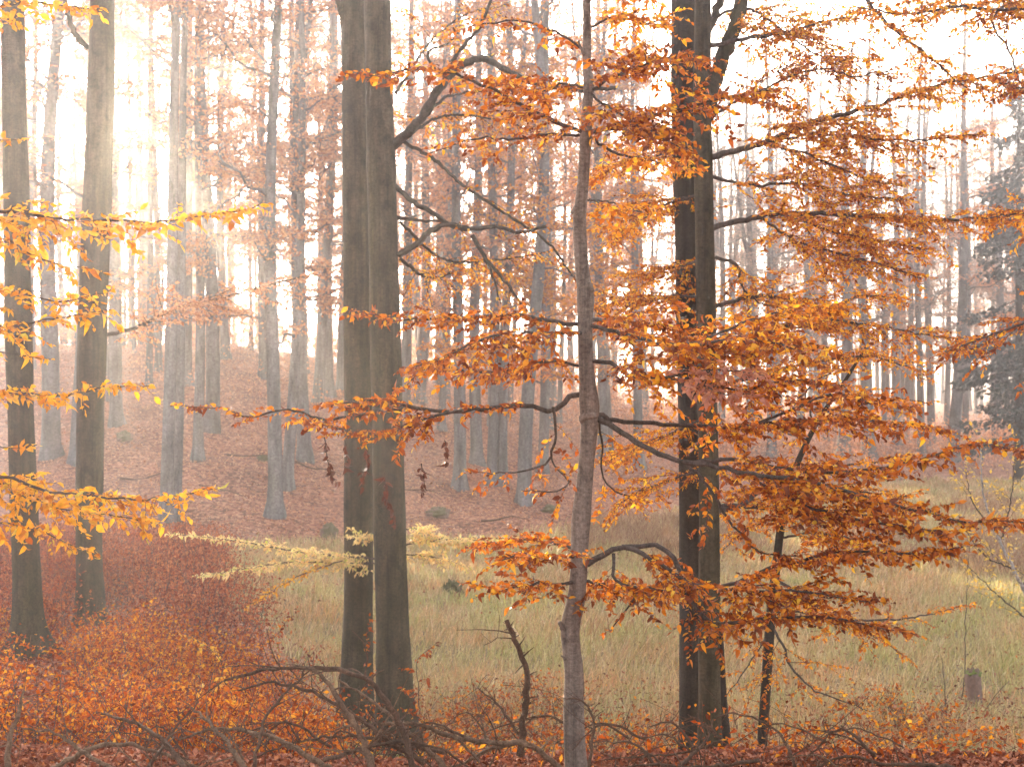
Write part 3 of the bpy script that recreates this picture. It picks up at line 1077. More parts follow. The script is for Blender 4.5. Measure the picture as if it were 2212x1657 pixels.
# left pair
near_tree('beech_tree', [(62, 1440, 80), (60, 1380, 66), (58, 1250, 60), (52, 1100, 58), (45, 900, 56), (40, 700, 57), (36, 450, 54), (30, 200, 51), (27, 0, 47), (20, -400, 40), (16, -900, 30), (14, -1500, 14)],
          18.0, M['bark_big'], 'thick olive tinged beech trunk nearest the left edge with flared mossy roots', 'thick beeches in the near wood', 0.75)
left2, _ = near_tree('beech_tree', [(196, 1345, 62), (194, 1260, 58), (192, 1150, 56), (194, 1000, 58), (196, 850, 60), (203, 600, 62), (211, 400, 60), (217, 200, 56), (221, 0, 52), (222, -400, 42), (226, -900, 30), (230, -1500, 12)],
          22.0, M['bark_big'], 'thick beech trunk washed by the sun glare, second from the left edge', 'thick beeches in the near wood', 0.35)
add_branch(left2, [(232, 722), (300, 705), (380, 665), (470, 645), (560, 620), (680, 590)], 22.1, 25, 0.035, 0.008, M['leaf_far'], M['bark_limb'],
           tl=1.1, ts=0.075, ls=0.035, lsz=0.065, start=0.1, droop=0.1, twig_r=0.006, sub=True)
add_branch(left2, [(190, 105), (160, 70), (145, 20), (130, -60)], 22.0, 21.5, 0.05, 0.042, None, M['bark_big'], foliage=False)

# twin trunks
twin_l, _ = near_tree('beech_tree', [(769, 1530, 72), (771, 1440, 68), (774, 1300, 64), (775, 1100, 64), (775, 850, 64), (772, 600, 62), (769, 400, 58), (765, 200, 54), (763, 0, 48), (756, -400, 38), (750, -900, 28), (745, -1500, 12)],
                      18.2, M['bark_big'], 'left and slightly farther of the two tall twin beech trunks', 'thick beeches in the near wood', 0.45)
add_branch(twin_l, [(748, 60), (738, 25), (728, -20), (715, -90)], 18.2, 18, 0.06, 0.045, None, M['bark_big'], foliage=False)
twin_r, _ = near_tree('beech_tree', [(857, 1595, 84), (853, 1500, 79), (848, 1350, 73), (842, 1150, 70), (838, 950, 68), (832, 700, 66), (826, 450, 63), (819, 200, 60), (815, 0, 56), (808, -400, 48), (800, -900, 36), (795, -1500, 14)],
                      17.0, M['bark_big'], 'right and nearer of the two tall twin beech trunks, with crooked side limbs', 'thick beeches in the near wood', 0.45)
T = dict(tl=0.85, ts=0.26, ls=0.036, lsz=0.048, droop=0.15, twig_r=0.0045, bare=0.25)
LM, LO = M['bark_limb'], M['leaf_orange']
add_branch(twin_r, [(845, 318), (900, 268), (940, 205), (985, 150), (1040, 126), (1090, 150), (1150, 178), (1240, 192), (1330, 190)], 17, 15.5, 0.06, 0.022, LO, LM, start=0.4, **T)
add_branch(twin_r, [(945, 200), (985, 120), (1030, 65), (1055, 15), (1070, -60)], 16.5, 16.2, 0.03, 0.014, LO, LM, start=0.3, **T)
add_branch(twin_r, [(890, 285), (960, 212), (1040, 195), (1120, 175)], 16.8, 17.5, 0.024, 0.01, LO, LM, start=0.3, **T)
add_branch(twin_r, [(975, 160), (940, 150), (925, 110), (965, 95), (990, 70)], 16.5, 17, 0.025, 0.008, LO, LM, start=0.4, **T)
add_branch(twin_r, [(850, 398), (890, 432), (940, 462), (990, 492), (1080, 490), (1120, 502), (1180, 488)], 17, 15.8, 0.036, 0.018, LO, LM, start=0.5, **T)
add_branch(twin_r, [(862, 552), (905, 522), (930, 498), (965, 485), (1010, 492)], 16.9, 16.2, 0.04, 0.026, LO, LM, start=0.5, **T)
add_branch(twin_r, [(1020, 508), (1050, 560), (1090, 605), (1130, 660)], 16.2, 15.9, 0.03, 0.014, LO, LM, start=0.5, **T)
add_branch(twin_r, [(1048, 560), (1065, 600), (1082, 655)], 16.2, 15.9, 0.018, 0.008, LO, LM, start=0.5, **T)
add_branch(twin_r, [(858, 470), (905, 474), (960, 480)], 17, 17.4, 0.03, 0.012, LO, LM, start=0.3, **T)
add_branch(twin_r, [(870, 305), (940, 345), (1000, 400), (1090, 460), (1180, 520), (1240, 600), (1300, 690)], 17.0, 15.5, 0.024, 0.010, LO, LM, start=0.3, **T)
for pts, d1 in (([(855, 200), (930, 90), (1010, 30), (1100, 10)], 19), ([(870, 300), (960, 250), (1080, 260), (1200, 300)], 19.5), ([(865, 480), (960, 560), (1080, 560), (1200, 540)], 18.5),
                ([(865, 560), (930, 600), (1020, 580), (1120, 600)], 20)):
    add_branch(twin_r, pts, 17.2, d1, 0.022, 0.006, LO, LM, tl=1.0, ts=0.13, ls=0.03, lsz=0.048, start=0.1, twig_r=0.004, roll=0.6)

# right pair
rd = dict(group='beeches by the right of the hollow')
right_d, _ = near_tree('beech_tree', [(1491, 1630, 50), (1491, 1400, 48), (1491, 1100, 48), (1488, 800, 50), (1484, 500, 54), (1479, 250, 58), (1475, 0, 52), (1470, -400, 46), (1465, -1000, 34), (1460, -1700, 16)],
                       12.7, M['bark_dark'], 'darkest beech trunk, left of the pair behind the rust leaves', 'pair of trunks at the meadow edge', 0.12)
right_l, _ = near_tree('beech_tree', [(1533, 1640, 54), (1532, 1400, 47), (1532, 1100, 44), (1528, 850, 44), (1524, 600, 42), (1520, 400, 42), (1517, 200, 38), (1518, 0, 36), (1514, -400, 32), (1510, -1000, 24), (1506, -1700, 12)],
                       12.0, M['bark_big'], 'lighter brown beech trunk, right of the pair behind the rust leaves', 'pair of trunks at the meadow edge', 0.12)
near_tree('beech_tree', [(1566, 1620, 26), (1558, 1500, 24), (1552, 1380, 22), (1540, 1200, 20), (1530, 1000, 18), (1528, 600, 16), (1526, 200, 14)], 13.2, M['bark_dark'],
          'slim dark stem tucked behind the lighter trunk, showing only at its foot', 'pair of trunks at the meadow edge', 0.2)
add_branch(right_l, [(1525, 260), (1548, 160), (1575, 90), (1600, 10), (1612, -120), (1630, -300)], 12.0, 12.4, 0.068, 0.052, None, M['bark_big'], foliage=False, k=12)
add_branch(right_l, [(1520, 80), (1540, 40), (1558, -10), (1570, -120)], 12.0, 12.2, 0.038, 0.032, None, M['bark_big'], foliage=False, k=10)
R = dict(tl=0.8, ts=0.036, ls=0.0155, lsz=0.033, jit=0.8, twig_r=0.003, roll=0.32, droop=0.12)
OR, RU, LT = M['leaf_orange'], M['leaf_rust'], M['bark_twig']
RB = [
    ([(1530, 98), (1600, 85), (1700, 70), (1770, 48), (1850, 35)], 12.2, 0.022, OR, {}),
    ([(1535, 250), (1640, 195), (1760, 150), (1850, 165), (1930, 150)], 11.6, 0.014, RU, {}),
    ([(1535, 340), (1600, 322), (1660, 305), (1760, 262), (1880, 232), (2000, 190), (2130, 165), (2300, 140)], 10.4, 0.028, OR, {}),
    ([(1660, 305), (1780, 290), (1900, 300), (2000, 300), (2120, 290)], 11.0, 0.014, OR, {}),
    ([(1640, 310), (1740, 330), (1850, 380), (1950, 400)], 11.6, 0.012, OR, {}),
    ([(1535, 380), (1620, 400), (1720, 395), (1830, 420), (1960, 430)], 11.2, 0.016, OR, {}),
    ([(1540, 492), (1600, 475), (1700, 460), (1800, 462), (1900, 468), (2040, 475), (2150, 462), (2280, 440)], 10.8, 0.026, OR, {}),
    ([(1700, 462), (1800, 500), (1900, 520), (2020, 540)], 11.6, 0.012, OR, {}),
    ([(1640, 470), (1720, 520), (1800, 545), (1900, 570), (1990, 600)], 11.2, 0.012, OR, {}),
    ([(1545, 660), (1620, 640), (1680, 640), (1780, 660), (1860, 640), (1960, 640)], 12.4, 0.02, OR, {}),
    ([(1545, 555), (1592, 572), (1600, 612), (1640, 655), (1700, 665)], 12.0, 0.016, OR, dict(bare=0.6)),
    ([(1540, 740), (1640, 720), (1760, 690), (1870, 700), (1990, 720), (2080, 730)], 11.3, 0.02, OR, {}),
    ([(1545, 830), (1650, 810), (1760, 780), (1880, 770), (1990, 800)], 12.6, 0.02, OR, {}),
    ([(1548, 1105), (1600, 1090), (1660, 1050), (1740, 1040), (1850, 1060), (1960, 1070)], 12.6, 0.024, OR, {}),
    ([(1548, 1090), (1640, 1095), (1760, 1110), (1880, 1110), (1980, 1090)], 12.9, 0.02, OR, {}),
    ([(1530, 40), (1620, 20), (1720, 90), (1800, 130), (1880, 130)], 13, 0.014, OR, {}),
    ([(1520, 420), (1440, 440), (1380, 480), (1320, 520)], 13.5, 0.014, OR, {}),
    ([(1520, 640), (1450, 640), (1380, 650), (1300, 660)], 13.3, 0.014, OR, {}),
    ([(1520, 560), (1440, 580), (1360, 600)], 12.8, 0.012, OR, {}),
    ([(1520, 1010), (1440, 1040), (1380, 1060), (1320, 1100)], 12.6, 0.012, OR, {}),
    ([(1520, 900), (1440, 940), (1370, 960), (1310, 1000)], 13.0, 0.012, OR, {}),
    ([(1510, 300), (1440, 330), (1360, 350), (1290, 380)], 13.0, 0.012, OR, {}),
]
for pts, d1, r0, lf, kw in RB:
    add_branch(right_l, pts, 12.0, d1, r0, 0.005, lf, LT, **{**R, **kw})

# beech outside the top right corner whose boughs hang into view
over = empty('beech_tree', (5.9, 10.2, hz(5.9, 10.2)), 'overhanging beech whose dark boughs and orange leaves hang in the top right corner', 'tree')
w = Wood()
ox, oy, oz = over.location
P_ = smooth_path([[ox, oy, oz - .3, .12], [ox + .1, oy, oz + 2, .1], [ox, oy, oz + 4.5, .085], [ox - .1, oy, oz + 7, .06], [ox, oy, oz + 10, .02]], .15)
w.tube(P_[:, :3], P_[:, 3], k=14, noise=.02)
w.build('trunk', M['bark_big'], over, np.array(over.location))
OB = [([(2560, -120), (2350, -60), (2150, -20), (2000, -10), (1880, -30)], 10.2, 10.6, OR, {}),
      ([(2560, -40), (2400, -10), (2200, 20), (2060, 15), (1960, 30), (1850, 15)], 10.2, 9.6, OR, {}),
      ([(2560, 200), (2400, 160), (2230, 190), (2150, 175)], 10.2, 9.8, RU, {}),
      ([(2520, -100), (2300, -60), (2150, 30), (2180, 110), (2215, 205)], 10.2, 10.2, OR, dict(bare=0.7)),
      ([(1840, -120), (1860, -20), (1920, 55), (2000, 115), (2050, 160), (2095, 195)], 10.4, 10.0, OR, dict(bare=0.55)),
      ([(2560, 420), (2400, 440), (2250, 455), (2120, 470)], 10.2, 9.9, OR, {}),
      ([(2560, 700), (2400, 720), (2260, 690), (2150, 720), (2040, 760)], 10.2, 9.6, RU, dict(bare=0.45))]
for pts, d0, d1, lf, kw in OB:
    add_branch(over, pts, d0, d1, 0.02, 0.005, lf, LT, **{**R, **kw})

# slim leaning beech
slim, _ = near_tree('young_beech', [(1645, 1640, 22), (1652, 1520, 22), (1660, 1400, 22), (1668, 1300, 22), (1678, 1210, 18), (1690, 1120, 17), (1715, 1020, 14), (1745, 950, 12), (1775, 895, 10), (1820, 830, 8), (1870, 750, 5)],
                    12.4, M['bark_dark'], 'slim dark leaning young beech right of the two trunks', None, 0.1, k=10, noise=0.04)
for pts, d1, r0, kw in [
    ([(1665, 1350), (1690, 1390), (1710, 1440), (1760, 1490), (1820, 1510), (1880, 1535)], 11.8, 0.014, {}),
    ([(1668, 1320), (1740, 1320), (1820, 1340), (1900, 1380), (1960, 1420)], 12.8, 0.012, {}),
    ([(1675, 1250), (1740, 1290), (1800, 1330), (1860, 1340), (1980, 1330), (2110, 1300)], 13.2, 0.016, {}),
    ([(1665, 1350), (1640, 1400), (1600, 1460), (1570, 1500)], 12.2, 0.008, dict(bare=0.4)),
    ([(1690, 1120), (1640, 1130), (1590, 1160), (1560, 1190)], 12.8, 0.01, {}),
    ([(1685, 1160), (1760, 1150), (1860, 1160), (1960, 1130)], 12.9, 0.012, {}),
    ([(1715, 1020), (1780, 1010), (1860, 1000), (1980, 980)], 12.8, 0.012, {}),
    ([(1745, 950), (1690, 930), (1640, 900), (1590, 880)], 12.8, 0.01, {}),
    ([(1780, 890), (1850, 870), (1930, 860), (2010, 870)], 12.6, 0.01, {}),
    ([(1670, 1290), (1620, 1300), (1580, 1330), (1550, 1350)], 12.0, 0.008, {}),
    ([(1760, 920), (1740, 850), (1800, 800), (1880, 760)], 12.8, 0.01, {})]:
    add_branch(slim, pts, 12.4, d1, r0, 0.004, OR, M['bark_twig'], **{**R, **kw, 'tl': 0.6, 'ts': 0.1})

# ------------------------------------------------------------------ the pale sapling in front
SP = [(1246, 1700, 46), (1241, 1600, 44), (1239, 1520, 43), (1240, 1450, 40), (1233, 1390, 40), (1232, 1350, 42), (1243, 1300, 40), (1249, 1250, 37), (1252, 1180, 38), (1256, 1110, 42), (1263, 1040, 36), (1270, 960, 36), (1274, 900, 42),
      (1272, 860, 42), (1268, 820, 34), (1265, 760, 31), (1264, 690, 32), (1265, 640, 38), (1260, 600, 31), (1254, 540, 29), (1252, 470, 28), (1258, 410, 25), (1263, 340, 24), (1266, 285, 27), (1267, 240, 22), (1272, 190, 24), (1268, 140, 20),
      (1268, 60, 18), (1267, 0, 17), (1264, -150, 14), (1268, -350, 9), (1266, -520, 4)]
D0 = 6.6
sap, _ = near_tree('beech_sapling', SP, D0, M['bark_sapling'], 'slender crooked beech sapling with smooth pale pinkish bark and tiers of rust leaves', None, 0.08, k=18, noise=0.035)
# stubs and knots on the stem
o = np.array(sap.location)
for pts, r0, r1 in [([(1225, 1380), (1218, 1362), (1209, 1343)], 0.013, 0.011), ([(1222, 1425), (1217, 1418), (1213, 1415)], 0.008, 0.004), ([(1255, 905), (1268, 898), (1287, 896)], 0.02, 0.016), ([(1262, 118), (1256, 105), (1250, 88)], 0.008, 0.005),
                    ([(1258, 620), (1274, 616), (1280, 628)], 0.018, 0.01), ([(1248, 440), (1240, 452), (1236, 460)], 0.014, 0.006)]:
    w = Wood()
    w.tube(path_px(pts, D0 - 0.02, D0 - 0.05, 0.006, 0.001), np.linspace(r0, r1, len(path_px(pts, D0, D0, 0.006, 0))), k=8, noise=0.2)
    w.build('stub', M['bark_sapling'], sap, o)
N_ = dict(tl=0.42, ts=0.0225, ls=0.011, lsz=0.029, jit=0.9, twig_r=0.0018, roll=0.26, droop=0.15)
SB = [
    # upper tiers
    ([(1266, 288), (1200, 262), (1120, 225), (1060, 190), (980, 160), (880, 150), (800, 162), (745, 158)], -0.5, 0.011, RU, dict(tl=0.3)),
    ([(1262, 290), (1180, 292), (1100, 300), (1020, 300), (930, 330)], 0.4, 0.008, RU, dict(tl=0.32, ts=0.075)),
    ([(1270, 285), (1310, 278), (1380, 262), (1450, 238), (1560, 212), (1680, 190)], -0.5, 0.012, RU, {}),
    ([(1272, 195), (1330, 165), (1390, 140), (1460, 120), (1520, 130)], -0.4, 0.009, RU, {}),
    ([(1268, 190), (1220, 180), (1150, 200), (1090, 170)], 0.5, 0.007, RU, {}),
    ([(1268, 110), (1200, 70), (1130, 45), (1060, 48), (1010, 60)], 0.3, 0.007, RU, dict(ts=0.09)),
    ([(1268, 60), (1330, 40), (1400, 50), (1450, 30)], 0.2, 0.006, OR, {}),
    ([(1266, 10), (1320, -40), (1400, -20)], -0.3, 0.006, OR, {}),
    ([(1272, 200), (1330, 240), (1400, 280), (1470, 320)], -0.6, 0.007, RU, {}),
    ([(1268, 290), (1330, 330), (1420, 350), (1500, 380)], 0.9, 0.008, OR, dict(ts=0.1)),
    ([(1258, 430), (1330, 440), (1420, 470)], 1.2, 0.005, OR, dict(ts=0.14)),
    # middle tier
    ([(1262, 700), (1200, 695), (1120, 680), (1040, 683), (930, 690), (840, 685), (760, 668)], 0.5, 0.011, RU, dict(tl=0.34)),
    ([(1262, 720), (1200, 720), (1120, 720), (1050, 730), (960, 770), (900, 790)], -0.9, 0.009, RU, dict(tl=0.34, droop=0.35)),
    ([(1262, 790), (1180, 780), (1100, 800), (1000, 800), (930, 790), (875, 835)], 0.4, 0.008, RU, dict(tl=0.34)),
    ([(1270, 690), (1340, 692), (1420, 705), (1500, 735), (1600, 745)], 0.9, 0.011, RU, {}),
    ([(1270, 700), (1340, 720), (1430, 740), (1520, 740), (1620, 730), (1740, 760)], -0.9, 0.011, RU, dict(tl=0.5)),
    ([(1275, 778), (1320, 782), (1360, 808), (1420, 815), (1480, 805), (1560, 770), (1660, 745), (1790, 750)], -0.6, 0.012, OR, {}),
    ([(1440, 815), (1520, 830), (1600, 840), (1700, 820), (1800, 830)], -0.4, 0.009, RU, {}),
    ([(1500, 740), (1600, 700), (1700, 670), (1800, 665)], 0.5, 0.008, OR, {}),
    # long low rust branch to the left
    ([(1262, 850), (1228, 856), (1212, 878), (1185, 888), (1130, 875), (1060, 880), (980, 888), (880, 880), (790, 892), (700, 905), (620, 885), (540, 900), (460, 880), (375, 874)], 0.6, 0.014, RU, dict(tl=0.27, ts=0.05)),
    ([(1000, 885), (920, 905), (840, 930), (760, 930), (690, 912), (640, 905)], 0.5, 0.008, RU, dict(tl=0.27)),
    ([(900, 880), (820, 862), (760, 868), (700, 875)], -0.4, 0.007, RU, dict(tl=0.25)),
    # lower left hangers
    ([(1195, 880), (1200, 940), (1190, 985), (1160, 1010), (1080, 1020), (1010, 1015)], 0.6, 0.008, RU, dict(tl=0.3, ts=0.09, droop=0.5)),
    ([(1190, 985), (1200, 1010), (1230, 1040), (1200, 1060), (1130, 1060)], 0.2, 0.005, RU, dict(tl=0.25, ts=0.1, droop=0.5)),
    # right long limbs
    ([(1285, 895), (1350, 908), (1450, 916), (1560, 922), (1640, 912), (1740, 905), (1860, 905), (1990, 920), (2060, 930)], 0.7, 0.013, RU, dict(tl=0.45, start=0.25)),
    ([(1640, 912), (1720, 880), (1800, 850), (1880, 870), (1980, 880)], 0.3, 0.008, RU, {}),
    ([(1285, 897), (1330, 925), (1390, 962), (1460, 992), (1530, 1005), (1620, 1022), (1750, 1042), (1880, 1075), (2000, 1105), (2090, 1125), (2240, 1128)], -1.0, 0.016, RU, dict(tl=0.42, start=0.33)),
    ([(1500, 1000), (1580, 990), (1680, 1010), (1780, 1020), (1900, 1010), (2010, 985), (2100, 960), (2230, 975)], -0.7, 0.011, RU, dict(tl=0.42)),
    ([(1600, 1020), (1700, 1070), (1800, 1110), (1920, 1130), (2040, 1150)], -0.9, 0.009, RU, dict(tl=0.45)),
    ([(1480, 998), (1530, 1050), (1560, 1100), (1600, 1150), (1640, 1190), (1720, 1200)], -0.4, 0.009, RU, dict(tl=0.35, ts=0.1)),
    ([(1290, 900), (1300, 960), (1300, 1020), (1330, 1060), (1400, 1080)], 0.5, 0.006, OR, dict(tl=0.3, ts=0.1, droop=0.4)),
    # lower tiers
    ([(1268, 1218), (1300, 1198), (1345, 1180), (1390, 1195), (1440, 1225), (1500, 1262), (1570, 1268), (1650, 1262)], -0.4, 0.016, RU, dict(tl=0.4, start=0.3)),
    ([(1345, 1180), (1420, 1178), (1455, 1205), (1480, 1260), (1500, 1310), (1540, 1345), (1640, 1335), (1760, 1330), (1880, 1350), (1960, 1365)], -0.7, 0.013, RU, dict(tl=0.4, start=0.3)),
    ([(1325, 1195), (1325, 1240), (1345, 1262), (1400, 1270), (1480, 1272)], -0.3, 0.009, RU, dict(tl=0.32)),
    ([(1560, 1265), (1640, 1235), (1740, 1205), (1840, 1190), (1960, 1195), (2080, 1180)], -0.9, 0.011, RU, dict(tl=0.42)),
    ([(1540, 1268), (1640, 1275), (1760, 1280), (1880, 1300)], -0.7, 0.009, RU, dict(tl=0.38)),
    ([(1252, 1190), (1200, 1172), (1140, 1165), (1080, 1170), (1020, 1185)], 0.6, 0.009, RU, dict(tl=0.32)),
    ([(1252, 1200), (1190, 1200), (1130, 1195), (1080, 1215)], -0.5, 0.008, RU, dict(tl=0.3)),
    ([(1248, 1262), (1190, 1260), (1130, 1262), (1080, 1272), (1016, 1258)], -0.4, 0.009, RU, dict(tl=0.26)),
    ([(1252, 1252), (1320, 1262), (1400, 1268), (1470, 1290)], 0.6, 0.008, RU, dict(tl=0.36)),
    ([(1380, 1275), (1350, 1320), (1320, 1360)], 0.1, 0.005, RU, dict(tl=0.16, ts=0.1)),
]
for pts, dd, r0, lf, kw in SB:
    add_branch(sap, pts, D0, D0 + dd, r0, 0.0028, lf, M['bark_twig'], step=0.04, wig=0.004, **{**N_, **kw})
# bunches of shrivelled dead leaves hanging from the low branch
for (x0, y0, L_) in [(700, 940, 100), (745, 950, 60), (790, 960, 55), (830, 1020, 110), (910, 1000, 60), (960, 950, 45), (780, 1010, 40), (2150, 1125, 10)]:
    w, lv = Wood(), Leaves()
    pth = path_px([(x0, y0), (x0 + 6, y0 + L_ * .5), (x0 + (25 if L_ > 90 else 2), y0 + L_)], D0 + .4, D0 + .45, 0.02, 0.004)
    w.tube(pth, np.linspace(.003, .0015, len(pth)), k=3)
    for p in pth[1::1]:
        for _ in range(2):
            lv.add(p, unit(A(RNG.normal() * .4, RNG.normal() * .4, -1)), RNG.normal(size=3), .042 * rnd(.6, 1))
    b = w.build('twig', M['bark_twig'], sap, o)
    lv.build('foliage', M['leaf_dead'], b, o, curl=.8, fold=1.2)
# dull pink spray in front of the right trunks
for pts in ([(1440, 815), (1500, 800), (1570, 800), (1650, 810)], [(1450, 818), (1520, 835), (1570, 850), (1620, 850)]):
    add_branch(sap, pts, D0 - .5, D0 - .9, .004, .002, M['leaf_pink'], M['bark_twig'], name='twig', **{**N_, 'tl': .22})

# ------------------------------------------------------------------ golden branches from the left
gold = empty('beech_sapling', (-3.15, 7.3, hz(-3.15, 7.3)), 'young beech at the left edge reaching golden yellow leaved branches into view', 'tree')
w = Wood()
gx, gy, gz_ = gold.location
P_ = smooth_path([[gx, gy, gz_ - .2, .05], [gx + .05, gy, gz_ + 1.2, .045], [gx - .03, gy, gz_ + 2.4, .036], [gx + .03, gy, gz_ + 3.6, .024], [gx, gy, gz_ + 4.8, .008]], .08)
w.tube(P_[:, :3], P_[:, 3], k=12, noise=.04)
w.build('trunk', M['bark_sapling'], gold, np.array(gold.location))
G = dict(tl=0.38, ts=0.028, ls=0.018, lsz=0.042, jit=0.7, twig_r=0.0024, roll=0.4, droop=0.25)
GO = M['leaf_gold']
px0 = (gx / gy * F + CX) / S
GB = [([(px0, 470), (-60, 455), (40, 458), (130, 472), (250, 475), (330, 480), (430, 468), (520, 455), (560, 442)], 6.7, 0.011, dict(tl=0.36)),
      ([(px0, 520), (-60, 500), (20, 520), (80, 555), (130, 570), (200, 580)], 7.2, 0.007, dict(tl=0.34, ts=0.05)),
      ([(px0, 640), (-60, 620), (40, 632), (120, 650), (190, 640), (240, 625)], 7.0, 0.009, dict(tl=0.32, ts=0.05)),
      ([(px0, 690), (-60, 690), (20, 705), (100, 690), (170, 680), (245, 668)], 6.8, 0.008, dict(tl=0.32, ts=0.05)),
      ([(px0, 720), (-60, 740), (0, 760), (60, 770), (110, 775)], 7.2, 0.006, dict(tl=0.2, ts=0.1)),
      ([(px0, 850), (-60, 850), (40, 848), (140, 855), (230, 835), (325, 832)], 6.8, 0.009, dict(tl=0.22)),
      ([(px0, 1000), (-60, 1015), (30, 1035), (100, 1060), (200, 1070), (300, 1078), (380, 1070), (460, 1055)], 6.6, 0.012, dict(tl=0.34)),
      ([(px0, 1010), (-60, 1030), (30, 1050), (120, 1095), (230, 1110), (340, 1130)], 7.2, 0.009, dict(tl=0.32)),
      ([(px0, 1040), (-60, 1110), (20, 1130), (100, 1150), (160, 1180), (205, 1195)], 7.4, 0.008, dict(tl=0.25)),
      ([(px0, 960), (-60, 955), (20, 965), (80, 960)], 7.2, 0.006, dict(tl=0.16, ts=0.1)),
      ([(px0, 60), (-80, 20), (0, 15), (80, 5), (160, 15), (220, 20)], 6.9, 0.008, dict(tl=0.2)),
      ([(px0, 300), (-80, 300), (-20, 300), (50, 302)], 7.2, 0.005, dict(tl=0.12, ts=0.1)),
      ([(px0, 120), (-80, 60), (-20, 40), (40, 50)], 7.2, 0.005, dict(tl=0.14, ts=0.1))]
for pts, d1, r0, kw in GB:
    add_branch(gold, pts, gy, d1, r0, 0.0025, GO, M['bark_twig'], step=0.04, wig=0.004, **{**G, **kw})

# ------------------------------------------------------------------ pale yellow sapling behind the twin trunks
pb = PX(850, 1580, 17.75)
pale = empty('beech_sapling', (pb[0], pb[1], hz(pb[0], pb[1])), 'small beech hidden behind the twin trunks, holding out pale yellow green leaves both sides', 'tree')
w = Wood()
bz = pale.location[2]
topz = PX(850, 1120, 17.75)[2]
P_ = smooth_path([[pb[0], pb[1], bz - .2, .03], [pb[0] + .03, pb[1], (bz + topz) / 2, .024], [pb[0], pb[1], topz, .01]], .1)
w.tube(P_[:, :3], P_[:, 3], k=8, noise=.04)
w.build('trunk', M['bark_twig'], pale, np.array(pale.location))
PB = [([(850, 1205), (800, 1205), (740, 1200), (640, 1190), (540, 1172), (450, 1160), (372, 1150)], 17.2, 0.016),
      ([(850, 1215), (740, 1215), (640, 1212), (540, 1225), (430, 1243)], 17.0, 0.013),
      ([(740, 1210), (650, 1240), (590, 1275), (530, 1312)], 17.0, 0.009),
      ([(850, 1160), (800, 1155), (770, 1152)], 17.0, 0.008),
      ([(850, 1185), (930, 1165), (1040, 1165), (1135, 1160)], 17.4, 0.012),
      ([(850, 1195), (930, 1200), (1010, 1222)], 17.6, 0.01),
      ([(850, 1150), (890, 1140), (960, 1162), (1040, 1185)], 17.7, 0.01)]
for pts, d1, r0 in PB:
    add_branch(pale, pts, 17.75 if pts[0][0] > 800 else 17.3, d1, r0, 0.004, M['leaf_gold'] if r0 == 0.009 else M['leaf_pale'], M['bark_twig'], tl=0.24 if r0 == 0.009 else 0.46, ts=0.05, ls=0.02, lsz=0.05, twig_r=0.003, droop=0.06, roll=0.2)

# orange shoots growing between the twin trunks
shoot = empty('beech_seedling', PX(800, 1570, 16.6), 'thin orange leaved beech shoot growing between the feet of the twin trunks', 'seedling')
shoot.location.z = hz(shoot.location.x, shoot.location.y)
add_branch(shoot, [(800, 1640), (795, 1500), (790, 1420), (798, 1330)], 16.6, 16.5, 0.008, 0.003, M['leaf_under'], M['bark_twig'], name='stem', tl=0.4, ts=0.14, ls=0.03, lsz=0.052)
shoot2 = empty('beech_seedling', PX(905, 1570, 16.0), 'orange leaved beech shoot leaning out right of the twin trunks', 'seedling')
shoot2.location.z = hz(shoot2.location.x, shoot2.location.y)
add_branch(shoot2, [(900, 1640), (905, 1500), (900, 1430), (940, 1390)], 16.0, 15.8, 0.008, 0.003, M['leaf_under'], M['bark_twig'], name='stem', tl=0.4, ts=0.12, ls=0.03, lsz=0.052)
for (bx, by, tip, d, lab, lf) in [
    (270, 1400, [(270, 1400), (262, 1350), (280, 1320), (330, 1292)], 15.5, 'orange beech seedling arching up before the dark red thicket', 'leaf_under'),
    (470, 1500, [(470, 1500), (480, 1440), (455, 1400), (410, 1375)], 12.5, 'bright yellow leaved seedling leaning left beside the arched dead branches', 'leaf_gold'),
    (560, 1420, [(560, 1420), (590, 1380), (615, 1345), (630, 1330)], 15.0, 'orange seedling tip rising at the edge of the grass', 'leaf_under'),
    (2010, 1620, [(2010, 1640), (2000, 1600), (1985, 1575), (1965, 1560)], 12.0, 'small yellow leaved seedling on the bank below the stump', 'leaf_gold'),
    (75, 1450, [(75, 1480), (80, 1420), (95, 1400), (130, 1405)], 16.0, 'orange seedling in front of the flared roots of the left trunk', 'leaf_under'),
    (860, 1480, [(900, 1600), (930, 1560), (980, 1545), (1000, 1530)], 14.0, 'orange seedling spreading right of the nearer twin trunk foot', 'leaf_under'),
    (1700, 1590, [(1690, 1640), (1700, 1600), (1730, 1580), (1760, 1575)], 12.0, 'bright orange seedling beside the foot of the slim leaning beech', 'leaf_under')]:
    b = PX(tip[0][0], tip[0][1], d)
    e = empty('beech_seedling', (b[0], b[1], hz(b[0], b[1])), lab, 'seedling')
    zpx = CY / S - hz(b[0], b[1]) / d * F / S
    if zpx > tip[0][1]:
        tip = [(tip[0][0], zpx)] + tip
    add_branch(e, tip, d, d - 0.2, 0.006, 0.002, M[lf], M['bark_twig'], name='stem', tl=0.35, ts=0.07, ls=0.026, lsz=0.05, start=0.2)

